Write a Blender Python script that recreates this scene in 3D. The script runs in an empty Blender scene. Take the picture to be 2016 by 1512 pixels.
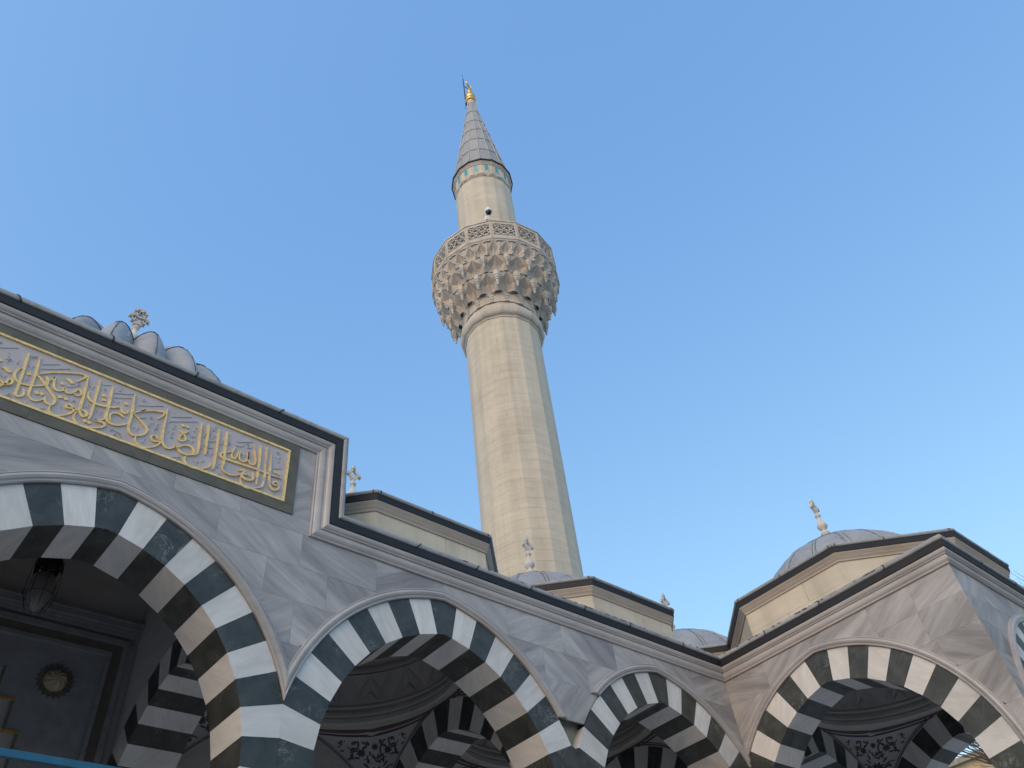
import bpy, bmesh, math, random, json
from math import sin, cos, tan, pi, radians, sqrt, atan2, asin, acos
from mathutils import Vector, Matrix
random.seed(7)
SC = bpy.context.scene
COL = SC.collection
E = 1.6                      # eye height: builders below use z measured from eye level

# ------------------------------------------------------------------ camera
cam_d = bpy.data.cameras.new('camera'); cam = bpy.data.objects.new('camera', cam_d); COL.objects.link(cam)
cam_d.sensor_width = 36; cam_d.lens = 28.482; cam_d.clip_start = 0.05; cam_d.clip_end = 4000
Rm = Matrix(((0.763104, -0.406819, -0.502166), (-0.639086, -0.590601, -0.492707), (-0.096137, 0.696914, -0.710682)))
# columns: right, up, backward
Rm = Matrix(((0.763104, -0.406819, -0.502166), (-0.639086, -0.590601, -0.492707), (-0.096137, 0.696914, -0.710682)))
cam.matrix_world = Matrix.Translation((0, 0, E)) @ Rm.to_4x4()
SC.camera = cam

# ------------------------------------------------------------------ light
SUN_EL, SUN_AZ = radians(29), radians(-111)      # azimuth from +Y, clockwise; the sun stands to the left
world = bpy.data.worlds.new('World'); SC.world = world; world.use_nodes = True
wn, wl = world.node_tree.nodes, world.node_tree.links
bgn = wn['Background']
sky = wn.new('ShaderNodeTexSky'); sky.sky_type = 'NISHITA'; sky.sun_disc = False
sky.sun_elevation = SUN_EL; sky.sun_rotation = SUN_AZ
sky.altitude = 0; sky.air_density = 1.0; sky.dust_density = 1.0; sky.ozone_density = 5.5
sx_ = wn.new('ShaderNodeSeparateColor'); cx_ = wn.new('ShaderNodeCombineColor'); wl.new(sky.outputs[0], sx_.inputs[0])
for i_, (g_, k_) in enumerate(((.93, .955), (.72, 1.183), (.45, 1.755))):     # film-like response of the sky, channel by channel
    p_ = wn.new('ShaderNodeMath'); p_.operation = 'POWER'; p_.inputs[1].default_value = g_; wl.new(sx_.outputs[i_], p_.inputs[0])
    m_ = wn.new('ShaderNodeMath'); m_.operation = 'MULTIPLY'; m_.inputs[1].default_value = k_; wl.new(p_.outputs[0], m_.inputs[0]); wl.new(m_.outputs[0], cx_.inputs[i_])
wl.new(cx_.outputs[0], bgn.inputs[0]); bgn.inputs[1].default_value = 0.15
sd = bpy.data.lights.new('sun', 'SUN'); so = bpy.data.objects.new('sun', sd); COL.objects.link(so)
sd.energy = 0.15; sd.angle = radians(35); sd.color = (1.0, 0.99, 0.95)
so.location = (-20, 0, 30)
dv = Vector((sin(SUN_AZ) * cos(SUN_EL), cos(SUN_AZ) * cos(SUN_EL), sin(SUN_EL)))
so.rotation_euler = dv.to_track_quat('Z', 'Y').to_euler()
SC.view_settings.view_transform = 'Standard'; SC.view_settings.look = 'None'
SC.view_settings.exposure = 1.35; SC.view_settings.gamma = 1.0; SC.view_settings.use_curve_mapping = False
SC.view_settings.use_white_balance = True; SC.view_settings.white_balance_temperature = 7600; SC.view_settings.white_balance_tint = 10
SC.cycles.max_bounces = 8; SC.cycles.diffuse_bounces = 6

# ------------------------------------------------------------------ helpers
class MB:
    def __init__(s): s.v = []; s.f = []; s.uv = []; s.mi = []; s.sm = []
    def face(s, pts, uv=None, mi=0, smooth=False):
        i = len(s.v); s.v += [tuple(p) for p in pts]; s.f.append(tuple(range(i, i + len(pts))))
        s.uv.append(uv); s.mi.append(mi); s.sm.append(smooth)
    def prism(s, poly, fmap, t0, t1, mi=0):
        """poly: list of 2D points; fmap(a, b, t) -> 3D; closed solid"""
        n = len(poly)
        s.face([fmap(a, b, t0) for a, b in poly], mi=mi)
        s.face([fmap(a, b, t1) for a, b in reversed(poly)], mi=mi)
        for k in range(n):
            a, b = poly[k], poly[(k + 1) % n]
            s.face([fmap(a[0], a[1], t0), fmap(a[0], a[1], t1), fmap(b[0], b[1], t1), fmap(b[0], b[1], t0)], mi=mi)
    def box(s, x0, x1, y0, y1, z0, z1, mi=0):
        s.prism([(x0, z0), (x1, z0), (x1, z1), (x0, z1)], lambda a, b, t: (a, t, b), y0, y1, mi)
    def lathe(s, prof, c, n=32, a0=0, a1=2 * pi, mi=0, smooth=True, phase=0.0, flute=None):
        cx, cy = c
        closed = abs(a1 - a0 - 2 * pi) < 1e-6
        for k in range(n):
            t0 = a0 + (a1 - a0) * k / n + phase; t1 = a0 + (a1 - a0) * (k + 1) / n + phase
            for (r0, z0), (r1, z1) in zip(prof, prof[1:]):
                pts = [(cx + r0 * cos(t0), cy + r0 * sin(t0), z0), (cx + r0 * cos(t1), cy + r0 * sin(t1), z0),
                       (cx + r1 * cos(t1), cy + r1 * sin(t1), z1), (cx + r1 * cos(t0), cy + r1 * sin(t0), z1)]
                if r1 < 1e-6: pts = pts[:3]
                elif r0 < 1e-6: pts = [pts[0], pts[2], pts[3]]
                s.face(pts, mi=mi, smooth=smooth)
    def tube(s, pts, rad, n=8, mi=0, smooth=True, cap=True):
        pts = [Vector(p) for p in pts]; m = len(pts)
        if not hasattr(rad, '__len__'): rad = [rad] * m
        rings = []
        ref = Vector((0, 0, 1))
        for i, p in enumerate(pts):
            d = (pts[min(i + 1, m - 1)] - pts[max(i - 1, 0)]).normalized()
            if abs(d.dot(ref)) > .95: ref = Vector((1, 0, 0))
            u = d.cross(ref).normalized(); w = d.cross(u); 
            rings.append([p + (u * cos(2 * pi * k / n) + w * sin(2 * pi * k / n)) * rad[i] for k in range(n)])
        for a, b in zip(rings, rings[1:]):
            for k in range(n): s.face([a[k], a[(k + 1) % n], b[(k + 1) % n], b[k]], mi=mi, smooth=smooth)
        if cap: s.face(rings[0][::-1], mi=mi); s.face(rings[-1], mi=mi)

def newell(P):
    n = Vector((0, 0, 0))
    for i in range(len(P)):
        a, b = P[i], P[(i + 1) % len(P)]
        n += Vector(((a[1] - b[1]) * (a[2] + b[2]), (a[2] - b[2]) * (a[0] + b[0]), (a[0] - b[0]) * (a[1] + b[1])))
    return n

def mesh_from(name, mb, mats, origin, rot=0.0, off=(0, 0), weld=True, outward=None):
    o = Vector(origin)
    me = bpy.data.meshes.new(name)
    vs = [(v[0] - o[0], v[1] - o[1], v[2] + E - o[2]) for v in mb.v]
    me.from_pydata(vs, [], mb.f)
    for m in mats: me.materials.append(m)
    uvl = me.uv_layers.new(name='UVMap')
    ca, sa = cos(rot), sin(rot)
    for p, mi, sm, uv in zip(me.polygons, mb.mi, mb.sm, mb.uv):
        p.material_index = mi; p.use_smooth = sm
        P = [vs[i] for i in p.vertices]
        n = newell(P); ax = max(range(3), key=lambda k: abs(n[k]))
        for j, li in enumerate(p.loop_indices):
            v = P[j]
            if uv: u, w = uv[j]
            else:
                u, w = ((v[1], v[2]), (v[0], v[2]), (v[0], v[1]))[ax]
                u, w = ca * u - sa * w + off[0], sa * u + ca * w + off[1]
            uvl.data[li].uv = (u, w)
    bm = bmesh.new(); bm.from_mesh(me)
    if weld: bmesh.ops.remove_doubles(bm, verts=bm.verts, dist=1e-5)
    bmesh.ops.recalc_face_normals(bm, faces=bm.faces)
    bm.to_mesh(me); bm.free()
    return me

def wpos(o):
    p = Vector((0, 0, 0))
    while o is not None: p += o.location; o = o.parent
    return p

def obj(name, mb, mat, parent=None, loc=None, label=None, kind=None, rot=0.0, off=(0, 0), weld=True):
    """mb holds vertices with z from eye level; loc is the object's world origin"""
    mats = mat if isinstance(mat, (list, tuple)) else [mat]
    base = wpos(parent) if parent else Vector((0, 0, 0))
    if loc is None: loc = base
    me = mesh_from(name, mb, mats, loc, rot, off, weld)
    o = bpy.data.objects.new(name, me); COL.objects.link(o)
    if parent: o.parent = parent
    o.location = Vector(loc) - base
    if label: o['label'] = label
    if kind: o['kind'] = kind
    return o

def thing(name, label, cat, loc, group=None):
    o = bpy.data.objects.new(name, None); COL.objects.link(o); o.location = loc; o.empty_display_size = .3
    o['label'] = label; o['category'] = cat
    if group: o['group'] = group
    return o
def part(name, parent, label=None, loc=None):
    o = bpy.data.objects.new(name, None); COL.objects.link(o); o.parent = parent; o.empty_display_size = .2
    if loc: o.location = Vector(loc) - wpos(parent)
    if label: o['label'] = label
    return o

def clip_half(poly, nx, nz, d):
    out = []
    for i in range(len(poly)):
        a, b = poly[i], poly[(i + 1) % len(poly)]
        fa = a[0] * nx + a[1] * nz - d; fb = b[0] * nx + b[1] * nz - d
        if fa <= 0: out.append(a)
        if fa * fb < 0:
            t = fa / (fa - fb); out.append((a[0] + t * (b[0] - a[0]), a[1] + t * (b[1] - a[1])))
    return out
def area2(poly): return .5 * sum(poly[i][0] * poly[(i + 1) % len(poly)][1] - poly[(i + 1) % len(poly)][0] * poly[i][1] for i in range(len(poly)))

# ------------------------------------------------------------------ materials
def mat_new(name, rough=.6):
    m = bpy.data.materials.new(name); m.use_nodes = True
    nt = m.node_tree; b = nt.nodes['Principled BSDF']; b.inputs['Roughness'].default_value = rough
    return m, nt, b
class NT:
    def __init__(s, nt): s.nt = nt
    def n(s, t, **kw):
        x = s.nt.nodes.new(t)
        for k, v in kw.items():
            if k.startswith('i_'):
                key = k[2:].replace('_', ' ')
                x.inputs[key].default_value = v
            else: setattr(x, k, v)
        return x
    def l(s, a, b): s.nt.links.new(a, b)
    def uvmap(s, scale, rotz=0.0, src='UV'):
        tc = s.n('ShaderNodeTexCoord'); mp = s.n('ShaderNodeMapping'); mp.inputs['Scale'].default_value = scale
        mp.inputs['Rotation'].default_value = (0, 0, rotz)
        s.l(tc.outputs[src], mp.inputs['Vector']); return mp.outputs[0]
    def noise(s, vec, scale, detail=4, rough=.55, dist=0.0):
        x = s.n('ShaderNodeTexNoise'); x.inputs['Scale'].default_value = scale; x.inputs['Detail'].default_value = detail
        x.inputs['Roughness'].default_value = rough; x.inputs['Distortion'].default_value = dist
        s.l(vec, x.inputs['Vector']); return x.outputs['Fac']
    def ramp(s, fac, stops):
        r = s.n('ShaderNodeValToRGB'); el = r.color_ramp.elements
        while len(el) < len(stops): el.new(.5)
        for e, (p, c) in zip(el, stops): e.position = p; e.color = c if len(c) == 4 else (*c, 1)
        s.l(fac, r.inputs[0]); return r.outputs[0]
    def mix(s, fac, a, b, mode='MIX'):
        m = s.n('ShaderNodeMix', data_type='RGBA', blend_type=mode)
        if isinstance(fac, (int, float)): m.inputs[0].default_value = fac
        else: s.l(fac, m.inputs[0])
        for sk, v in ((m.inputs[6], a), (m.inputs[7], b)):
            if isinstance(v, tuple): sk.default_value = v if len(v) == 4 else (*v, 1)
            else: s.l(v, sk)
        return m.outputs[2]
    def bump(s, h, strength, dist, bsdf):
        b = s.n('ShaderNodeBump'); b.inputs['Strength'].default_value = strength; b.inputs['Distance'].default_value = dist
        s.l(h, b.inputs['Height']); s.l(b.outputs[0], bsdf.inputs['Normal'])
    def pos(s, scale):
        g = s.n('ShaderNodeNewGeometry'); mp = s.n('ShaderNodeMapping'); mp.inputs['Scale'].default_value = scale
        s.l(g.outputs['Position'], mp.inputs['Vector']); return mp.outputs[0]
    def rnd(s):
        return s.n('ShaderNodeObjectInfo').outputs['Random']

def make_marble(name, c_light, c_dark, sx, sy, lo, hi, tone=.10, rough=.42):
    m, nt, b = mat_new(name, rough); N = NT(nt)
    v = N.uvmap((sx, sy, 1))
    n1 = N.noise(v, 1.0, 5, .6, .9)
    v2 = N.uvmap((sx * 1.8, sy * 4.5, 1)); n2 = N.noise(v2, 1.0, 5, .62, .5)
    a = N.ramp(n1, [(lo, (0, 0, 0)), (hi, (1, 1, 1))])
    b2 = N.ramp(n2, [(.42, (0, 0, 0)), (.62, (1, 1, 1))])
    f = N.mix(.34, a, b2)
    c = N.mix(f, c_dark, c_light)
    # thin dark veins
    v3 = N.uvmap((sx * .9, sy * 1.5, 1), .12); n3 = N.noise(v3, 1.1, 6, .6, 1.2)
    ve = N.ramp(n3, [(.485, (0, 0, 0)), (.50, (1, 1, 1)), (.515, (0, 0, 0))])
    c = N.mix(N.mix(.82, ve, (0, 0, 0)), c, tuple(x * .72 for x in c_dark))
    r = N.rnd(); t = N.ramp(r, [(0, (1 - tone,) * 3), (1, (1, 1, 1))])
    c = N.mix(1.0, c, t, 'MULTIPLY')
    # rain grime in broad soft patches
    g = N.noise(N.pos((.35, .35, .35)), 2.2, 4, .6); gr = N.ramp(g, [(.35, (.90, .89, .87)), (.65, (1, 1, 1))])
    c = N.mix(1.0, c, gr, 'MULTIPLY')
    N.l(c, b.inputs['Base Color']); N.bump(n2, .06, .004, b)
    return m

M_slab = make_marble('streaked_grey_marble', (.53, .505, .495), (.232, .22, .228), .34, 1.5, .36, .63, tone=.12)
M_vw = make_marble('white_marble', (.77, .745, .715), (.575, .555, .535), 1.0, 2.4, .26, .58, tone=.15)
M_mold = make_marble('moulding_marble', (.50, .47, .46), (.34, .32, .32), .5, .8, .3, .6, tone=.05, rough=.36)

m, nt, b = mat_new('dark_green_marble', .42); N = NT(nt); M_blk = m
v = N.uvmap((1.6, 1.6, 1)); n1 = N.noise(v, 2.0, 6, .65, .6)
c = N.ramp(n1, [(.3, (.017, .020, .018)), (.7, (.062, .066, .060))])
n2 = N.noise(v, 1.5, 8, .68, 1.6); ve = N.ramp(n2, [(.485, (0, 0, 0)), (.5, (1, 1, 1)), (.515, (0, 0, 0))])
n4 = N.noise(v, 1.3, 3, .5); vm = N.ramp(n4, [(.5, (0, 0, 0)), (.72, (.55, .55, .55))])
c = N.mix(N.mix(1.0, ve, vm, 'MULTIPLY'), c, (.42, .44, .42))
n5 = N.noise(v, 26, 3, .6); sp = N.ramp(n5, [(.68, (0, 0, 0)), (.80, (.35, .35, .35))]); c = N.mix(sp, c, (.16, .18, .16))
N.l(c, b.inputs['Base Color']); N.bump(n5, .05, .002, b)

m, nt, b = mat_new('olive_stone', .6); N = NT(nt); M_olive = m
v = N.uvmap((1, 1, 1)); c = N.ramp(N.noise(v, 3.5, 7, .65, .7), [(.3, (.080, .075, .056)), (.7, (.14, .128, .096))])
c = N.mix(N.ramp(N.noise(v, 1.4, 5, .6), [(.55, (0, 0, 0)), (.75, (.6, .6, .6))]), c, (.12, .09, .06)); N.l(c, b.inputs['Base Color'])

m, nt, b = mat_new('inscription_field_stone', .55); N = NT(nt); M_field = m
v = N.uvmap((1, 1, 1)); c = N.ramp(N.noise(v, 3, 5, .6, .4), [(.3, (.40, .365, .375)), (.7, (.49, .45, .455))]); N.l(c, b.inputs['Base Color'])
m, nt, b = mat_new('carved_relief_stone', .5); N = NT(nt); M_relief = m
b.inputs['Base Color'].default_value = (.50, .47, .48, 1)

m, nt, b = mat_new('gilded_stone', .38); N = NT(nt); M_gold = m
tc = N.n('ShaderNodeNewGeometry'); sep = N.n('ShaderNodeSeparateXYZ'); N.l(tc.outputs['Position'], sep.inputs[0])
mr = N.n('ShaderNodeMapRange'); mr.inputs['From Min'].default_value = 2.35; mr.inputs['From Max'].default_value = 3.4
mr.inputs['To Min'].default_value = -.18; mr.inputs['To Max'].default_value = .06; N.l(sep.outputs[0], mr.inputs[0])
mpn = N.n('ShaderNodeMapping'); mpn.inputs['Scale'].default_value = (9, 9, 9); N.l(tc.outputs['Position'], mpn.inputs[0])
nz = N.noise(mpn.outputs[0], 1.0, 6, .7); ad = N.n('ShaderNodeMath', operation='ADD'); N.l(nz, ad.inputs[0]); N.l(mr.outputs[0], ad.inputs[1])
fl = N.ramp(ad.outputs[0], [(.55, (0, 0, 0)), (.60, (1, 1, 1))])
gc = N.ramp(N.noise(mpn.outputs[0], 2.5, 4), [(.3, (.74, .50, .20)), (.7, (.96, .68, .30))])
N.l(N.mix(fl, gc, (.46, .43, .43)), b.inputs['Base Color'])
mt = N.n('ShaderNodeMath', operation='MULTIPLY_ADD'); N.l(fl, mt.inputs[0]); mt.inputs[1].default_value = -.2; mt.inputs[2].default_value = .2
N.l(mt.outputs[0], b.inputs['Metallic'])
m, nt, b = mat_new('gilded_frame', .4); N = NT(nt); M_goldf = m
gc = N.ramp(N.noise(N.uvmap((9, 9, 9)), 2.0, 5), [(.28, (.58, .40, .15)), (.6, (.94, .67, .29))]); N.l(gc, b.inputs['Base Color']); b.inputs['Metallic'].default_value = .08

def make_lime(name, ca, cb, tone=.12, streak=True):
    m, nt, b = mat_new(name, .8); N = NT(nt)
    v = N.pos((.9, .9, 3.4)); n1 = N.noise(v, 1.5, 6, .62, .5)
    c = N.ramp(n1, [(.3, cb), (.7, ca)])
    v2 = N.pos((1, 1, 1)); n2 = N.noise(v2, .7, 4, .6); c = N.mix(1.0, c, N.ramp(n2, [(.3, (.86, .85, .84)), (.7, (1, 1, 1))]), 'MULTIPLY')
    if streak:
        v3 = N.pos((3.0, 3.0, .14)); n3 = N.noise(v3, 1.3, 5, .6)
        c = N.mix(1.0, c, N.ramp(n3, [(.34, (.88, .875, .87)), (.55, (1, 1, 1))]), 'MULTIPLY')
    t = N.ramp(N.rnd(), [(0, (1 - tone, 1 - tone, 1 - tone * .9)), (1, (1, 1, 1))]); c = N.mix(1.0, c, t, 'MULTIPLY')
    N.l(c, b.inputs['Base Color']); N.bump(N.noise(v2, 30, 4, .6), .12, .01, b)
    return m
M_lime = make_lime('minaret_limestone', (.60, .55, .46), (.52, .475, .392), .02)
M_carve = make_lime('carved_limestone', (.60, .55, .49), (.48, .44, .39), .05)
M_drum = make_lime('drum_limestone', (.66, .595, .49), (.57, .515, .415), .05, streak=True)
M_drumc = make_lime('drum_cornice_stone', (.52, .46, .40), (.42, .37, .32), .03, streak=False)
M_fin = make_lime('white_finial_stone', (.66, .63, .60), (.54, .51, .49), .03, streak=False)
m, nt, b = mat_new('rough_concrete', .9); N = NT(nt); M_conc = m
c = N.ramp(N.noise(N.uvmap((1, 1, 1)), 4, 6, .6), [(.3, (.22, .20, .16)), (.7, (.36, .34, .28))]); N.l(c, b.inputs['Base Color'])

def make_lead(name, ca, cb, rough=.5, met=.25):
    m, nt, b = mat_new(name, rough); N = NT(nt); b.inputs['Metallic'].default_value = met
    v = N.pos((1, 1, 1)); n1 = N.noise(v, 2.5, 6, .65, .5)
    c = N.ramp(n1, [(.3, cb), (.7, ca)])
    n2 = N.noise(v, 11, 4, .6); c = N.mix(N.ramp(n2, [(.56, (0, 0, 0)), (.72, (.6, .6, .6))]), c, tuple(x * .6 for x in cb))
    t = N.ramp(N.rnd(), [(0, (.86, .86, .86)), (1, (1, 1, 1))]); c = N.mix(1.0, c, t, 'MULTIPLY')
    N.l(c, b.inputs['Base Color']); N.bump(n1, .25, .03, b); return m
M_lead = make_lead('weathered_lead', (.41, .415, .42), (.29, .295, .305), .55, .08)
M_leadd = make_lead('shaded_dark_lead', (.012, .013, .019), (.006, .007, .011), .6, .0)  # dark lead, with the shadow on the eave fascia mixed into its colour
M_seam = make_lead('lead_seam', (.07, .075, .09), (.045, .05, .06), .5, .2)
M_leadc = make_lead('cone_lead', (.40, .395, .39), (.32, .316, .312), .55, .2)
M_rib = make_lead('cone_rib_lead', (.50, .49, .47), (.40, .39, .38), .5, .2)
def flat(name, col, rough=.6, met=0.0):
    m, nt, b = mat_new(name, rough); N = NT(nt)
    c = N.ramp(N.noise(N.uvmap((1, 1, 1), 0, 'Object'), 6, 4, .6), [(.3, tuple(x * .82 for x in col)), (.7, tuple(min(1, x * 1.1) for x in col))])
    N.l(c, b.inputs['Base Color']); b.inputs['Metallic'].default_value = met; return m
M_tile = flat('turquoise_tile', (.012, .33, .45), .6)
M_tile2 = flat('pale_turquoise_tile', (.16, .42, .50), .3)
M_brass = flat('gilt_copper', (.85, .50, .17), .33, .9)
M_iron = flat('dark_iron', (.03, .03, .035), .5, .5)
M_blue = flat('blue_paint', (.008, .115, .20), .45)
M_white = flat('white_plastic', (.78, .78, .78), .35)
M_glassd = flat('dark_dome_plastic', (.01, .01, .012), .1)
M_plas = make_lime('interior_plaster', (.52, .49, .46), (.44, .41, .38), .03, streak=False)
M_plasw = make_lime('pale_painted_plaster', (.50, .475, .465), (.43, .41, .40), .03, streak=False)
M_pblue = flat('painted_dark_blue', (.045, .05, .075), .7)
M_pred = flat('painted_dark_red', (.12, .07, .055), .7)
M_twall = flat('grey_portal_marble', (.27, .27, .28), .5)
M_tfr = flat('brown_carved_marble', (.15, .125, .105), .6)
M_tgold = flat('old_gilding', (.55, .33, .09), .4, .3)
M_ground = flat('paving_stone_grey', (.44, .43, .41), .85)

M_boss = flat('dull_gold_stone', (.40, .32, .20), .5)

# ------------------------------------------------------------------ layout constants (metres)
XB, YC = 12.567, 3.496                # wing facade plane, end facade plane
OFF, RI, RE, ZC = .33, 2.19, 2.69, 3.36
RM = RE + .13
AX = [-2.826, 1.687, 6.20, 10.63]     # arch centres along the main facade
HB = 1.87                             # half bay
YBK = 8.7 + 2 * HB                    # back wall face
CYI = 8.7 + HB

def inst(name, me, parent, loc, rotz=0.0):
    o = bpy.data.objects.new(name, me); COL.objects.link(o); o.parent = parent
    o.location = Vector(loc) - (wpos(parent) if parent else Vector((0, 0, 0))); o.rotation_euler.z = rotz
    return o

# ------------------------------------------------------------------ ground
mb = MB(); mb.face([(-900, -900, -E), (900, -900, -E), (900, 900, -E), (-900, 900, -E)])
g = obj('ground', mb, M_ground, kind='structure', loc=(0, 0, 0))

por = thing('mosque_portico', 'grey streaked marble mosque portico with striped pointed arches, a gilded inscription and lead domes', 'portico', (6, 10, 0))

# ------------------------------------------------------------------ striped arches
def apt(side, phi, R): return (side * (-OFF + R * sin(phi)), ZC + R * cos(phi))
def arch_stones(parent, f, lim, t0, t1, zlow=2.72, rough=.0015, lim_neg=None, loc=None, frontier=0):
    limL = lim_neg if lim_neg is not None else lim
    phs = [radians(12 + 7.8 * k) for k in range(11)]
    def emit(poly, white, rot):
        poly = clip_half(clip_half(poly, 1, 0, lim), -1, 0, limL)
        if len(poly) < 3 or abs(area2(poly)) < 2e-4: return
        mb = MB(); j = random.uniform(-rough, rough)
        mb.prism(poly, f, t0 + j, t1)
        obj('voussoir', mb, M_vw if white else M_blk, parent, loc=loc, rot=rot, off=(random.uniform(0, 40), random.uniform(0, 40)))
    a0, a1 = asin(OFF / RI), asin(OFF / RE)
    k = phs[0]
    emit([apt(-1, k, RI), (0, apt(1, a0, RI)[1]), apt(1, k, RI), apt(1, k, RE), (0, apt(1, a1, RE)[1]), apt(-1, k, RE)], False, -pi / 2)
    for side in (-1, 1):
        white = True
        for pa, pb in zip(phs, phs[1:]):
            pm = (pa + pb) / 2
            emit([apt(side, pa, RI), apt(side, pb, RI), apt(side, pb, RE + .4), apt(side, pm, RE) if apt(1, pb, RE)[0] < (lim if side > 0 else limL) else apt(side, pm, RE + .2), apt(side, pa, RE)]
                 if apt(1, pb, RE)[0] >= (lim if side > 0 else limL) else
                 [apt(side, pa, RI), apt(side, pb, RI), apt(side, pb, RE), apt(side, pm, RE), apt(side, pa, RE)], white, -(pi / 2 - side * pm) + random.uniform(-.1, .1))
            white = not white
        z = ZC
        L = lim if side > 0 else limL
        while z > zlow + .1:
            z2 = max(z - .32, zlow)
            emit([(side * (RI - OFF), z), (side * (RI - OFF), z2), (side * L, z2), (side * L, z)], white, random.uniform(-.1, .1))
            white = not white; z = z2

MOLD = [(0, -.01), (0, .03), (.012, .04), (.024, .028), (.034, .03), (.05, .048), (.075, .058), (.1, .05), (.115, .036), (.118, .044), (.13, .042), (.132, -.01)]
def arch_mould(parent, f, lim, limN=None, zminR=None, zminL=None, loc=None):
    for side in (-1, 1):
        L = lim if side > 0 else (limN if limN is not None else lim); zm = zminR if side > 0 else zminL
        mb = MB(); rows = []; n = 26
        for w, p in MOLD:
            R = RE + w + .004; pa = asin(OFF / R); pb = asin(min(1, (L + OFF) / R)) if (L + OFF) / R < 1 else pi / 2
            if zm is not None: pb = min(pb, acos((zm - ZC) / R))
            rows.append([f(*apt(side, pa + (pb - pa) * i / n, R), -p) for i in range(n + 1)])
        for a, b in zip(rows, rows[1:]):
            for i in range(n): mb.face([a[i], a[i + 1], b[i + 1], b[i]], smooth=False)
        mb.face([r[-1] for r in rows])
        obj('arch_moulding', mb, M_mold, parent, loc=loc)

def fA(c): return lambda s, z, t: (c + s, 8.0 + t, z)
def fB(c): return lambda s, z, t: (XB + t, c - s, z)
def fC(c): return lambda s, z, t: (c + s, YC + t, z)
def fE(c): return lambda s, z, t: (17.71 - t, c + s, z)
def fX(x0, c): return lambda s, z, t: (x0 + t, c + s, z)      # transverse arch, thickness along x
def fY(y0, c): return lambda s, z, t: (c + s, y0 + t, z)

lims = {0: (2.256, 2.256), 1: (2.256, 2.256), 2: (2.256, 2.2145), 3: (2.2145, XB - 10.63 - .002)}
ARCHL = ['striped pointed arch left of the raised portal', 'large striped arch under the gilded inscription', 'striped arch to the right of the portal arch', 'striped arch nearest the inner corner']
for i, c in enumerate(AX):
    a = part('striped_arch', por, ARCHL[i], (c, 8, E))
    l, r = lims[i]
    arch_stones(a, fA(c), r, 0, .7, lim_neg=l)
    arch_mould(a, fA(c), r, l, zminR=4.79 if i == 2 else None, zminL=5.31 if i == 3 else None)
CB = 6.13
a = part('striped_arch', por, 'striped arch of the wing, facing left', (XB, CB, E))
arch_stones(a, fB(CB), CB - YC - .27, 0, .7, lim_neg=8 - CB)
arch_mould(a, fB(CB), 2.5, 8 - CB)
CX5 = 15.14
a = part('striped_arch', por, 'striped arch on the shaded end of the wing', (CX5, YC, E))
arch_stones(a, fC(CX5), 2.3, 0, .73, lim_neg=2.3); arch_mould(a, fC(CX5), 2.5, 2.5)
a = part('striped_arch', por, 'striped arch on the far side of the wing', (17.71, CB, E))
arch_stones(a, fE(CB), 1.84, 0, .7, lim_neg=1.87)
a = part('striped_arch', por, 'inner striped arch between wing and corner bay', (CX5, 8.3, E))
arch_stones(a, fY(7.97, CX5), 1.87, 0, .73, lim_neg=1.87, zlow=2.72)
for x0, x1, lab in ((-.933, -.183, 'inner cross arch left of the portal bay'), (3.557, 4.33, 'inner cross arch right of the portal bay'), (8.07, 8.76, 'inner cross arch between the two middle bays'), (12.5, 13.27, 'inner cross arch before the corner bay')):
    a = part('striped_arch', por, lab, (x0, CYI, E))
    arch_stones(a, fX(x0, CYI), HB, 0, x1 - x0, lim_neg=HB)
a = part('striped_arch', por, 'outer striped arch of the corner bay', (17.71, CYI, E))
arch_stones(a, lambda s, z, t: (17.71 - t, CYI + s, z), HB, 0, .7, lim_neg=HB)

# ------------------------------------------------------------------ solid wall above each arch
def zcurve(s, R):
    q = abs(s) + OFF
    return ZC + sqrt(R * R - q * q) if q < R else -99
def hcurve(x, cs, R): return max(zcurve(x - c, R) for c in cs)
def core(name, f, x0, x1, cs, top, t0, t1, R=RE, bot=None, mat=None, special=None, step=.08, parent=por, label=None):
    mb = MB(); xs = set([x0, x1])
    n = int((x1 - x0) / step)
    for i in range(n + 1): xs.add(x0 + (x1 - x0) * i / n)
    for c in cs: 
        if x0 < c < x1: xs.add(c)
    xs = sorted(xs); prev = None
    for a, b in zip(xs, xs[1:]):
        za, zb = max(hcurve(a, cs, R), bot or 2.725), max(hcurve(b, cs, R), bot or 2.725)
        tp = top((a + b) / 2) if callable(top) else top
        if za >= tp and zb >= tp: continue
        za, zb = min(za, tp - .001), min(zb, tp - .001)
        tt = special((a + b) / 2) if special else t0
        mb.prism([(a, za), (b, zb), (b, tp), (a, tp)], f, tt, t1)
    return obj(name, mb, mat or M_plas, parent, label=label)
core('wall_core', lambda s, z, t: (s, 8 + t, z), -7.1, XB - .002, AX, lambda x: 7.9 if -1.0 < x < 4.37 else 6.5, .03, .7,
     special=lambda x: .15 if 8.1 < x < 8.72 else .03, mat=M_conc)
core('wall_core', lambda s, z, t: (XB + t, s, z), YC + .27, 8.0, [CB], 6.5, .03, .7, mat=M_conc)
core('wall_core', lambda s, z, t: (s, YC + t, z), XB + .03, 17.71, [CX5], 6.5, .03, .73, mat=M_conc)
core('wall_core', lambda s, z, t: (17.71 - t, s, z), 4.24, 8.0, [CB], 6.5, .0, .7, mat=M_plas)
core('wall_core', lambda s, z, t: (17.71 - t, s, z), 8.0, 12.44, [CYI], 6.5, .0, .7, mat=M_plas)
core('wall_core', lambda s, z, t: (s, 7.97 + t, z), 13.27, 17.0, [CX5], 6.5, .0, .73, mat=M_plasw)
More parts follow.
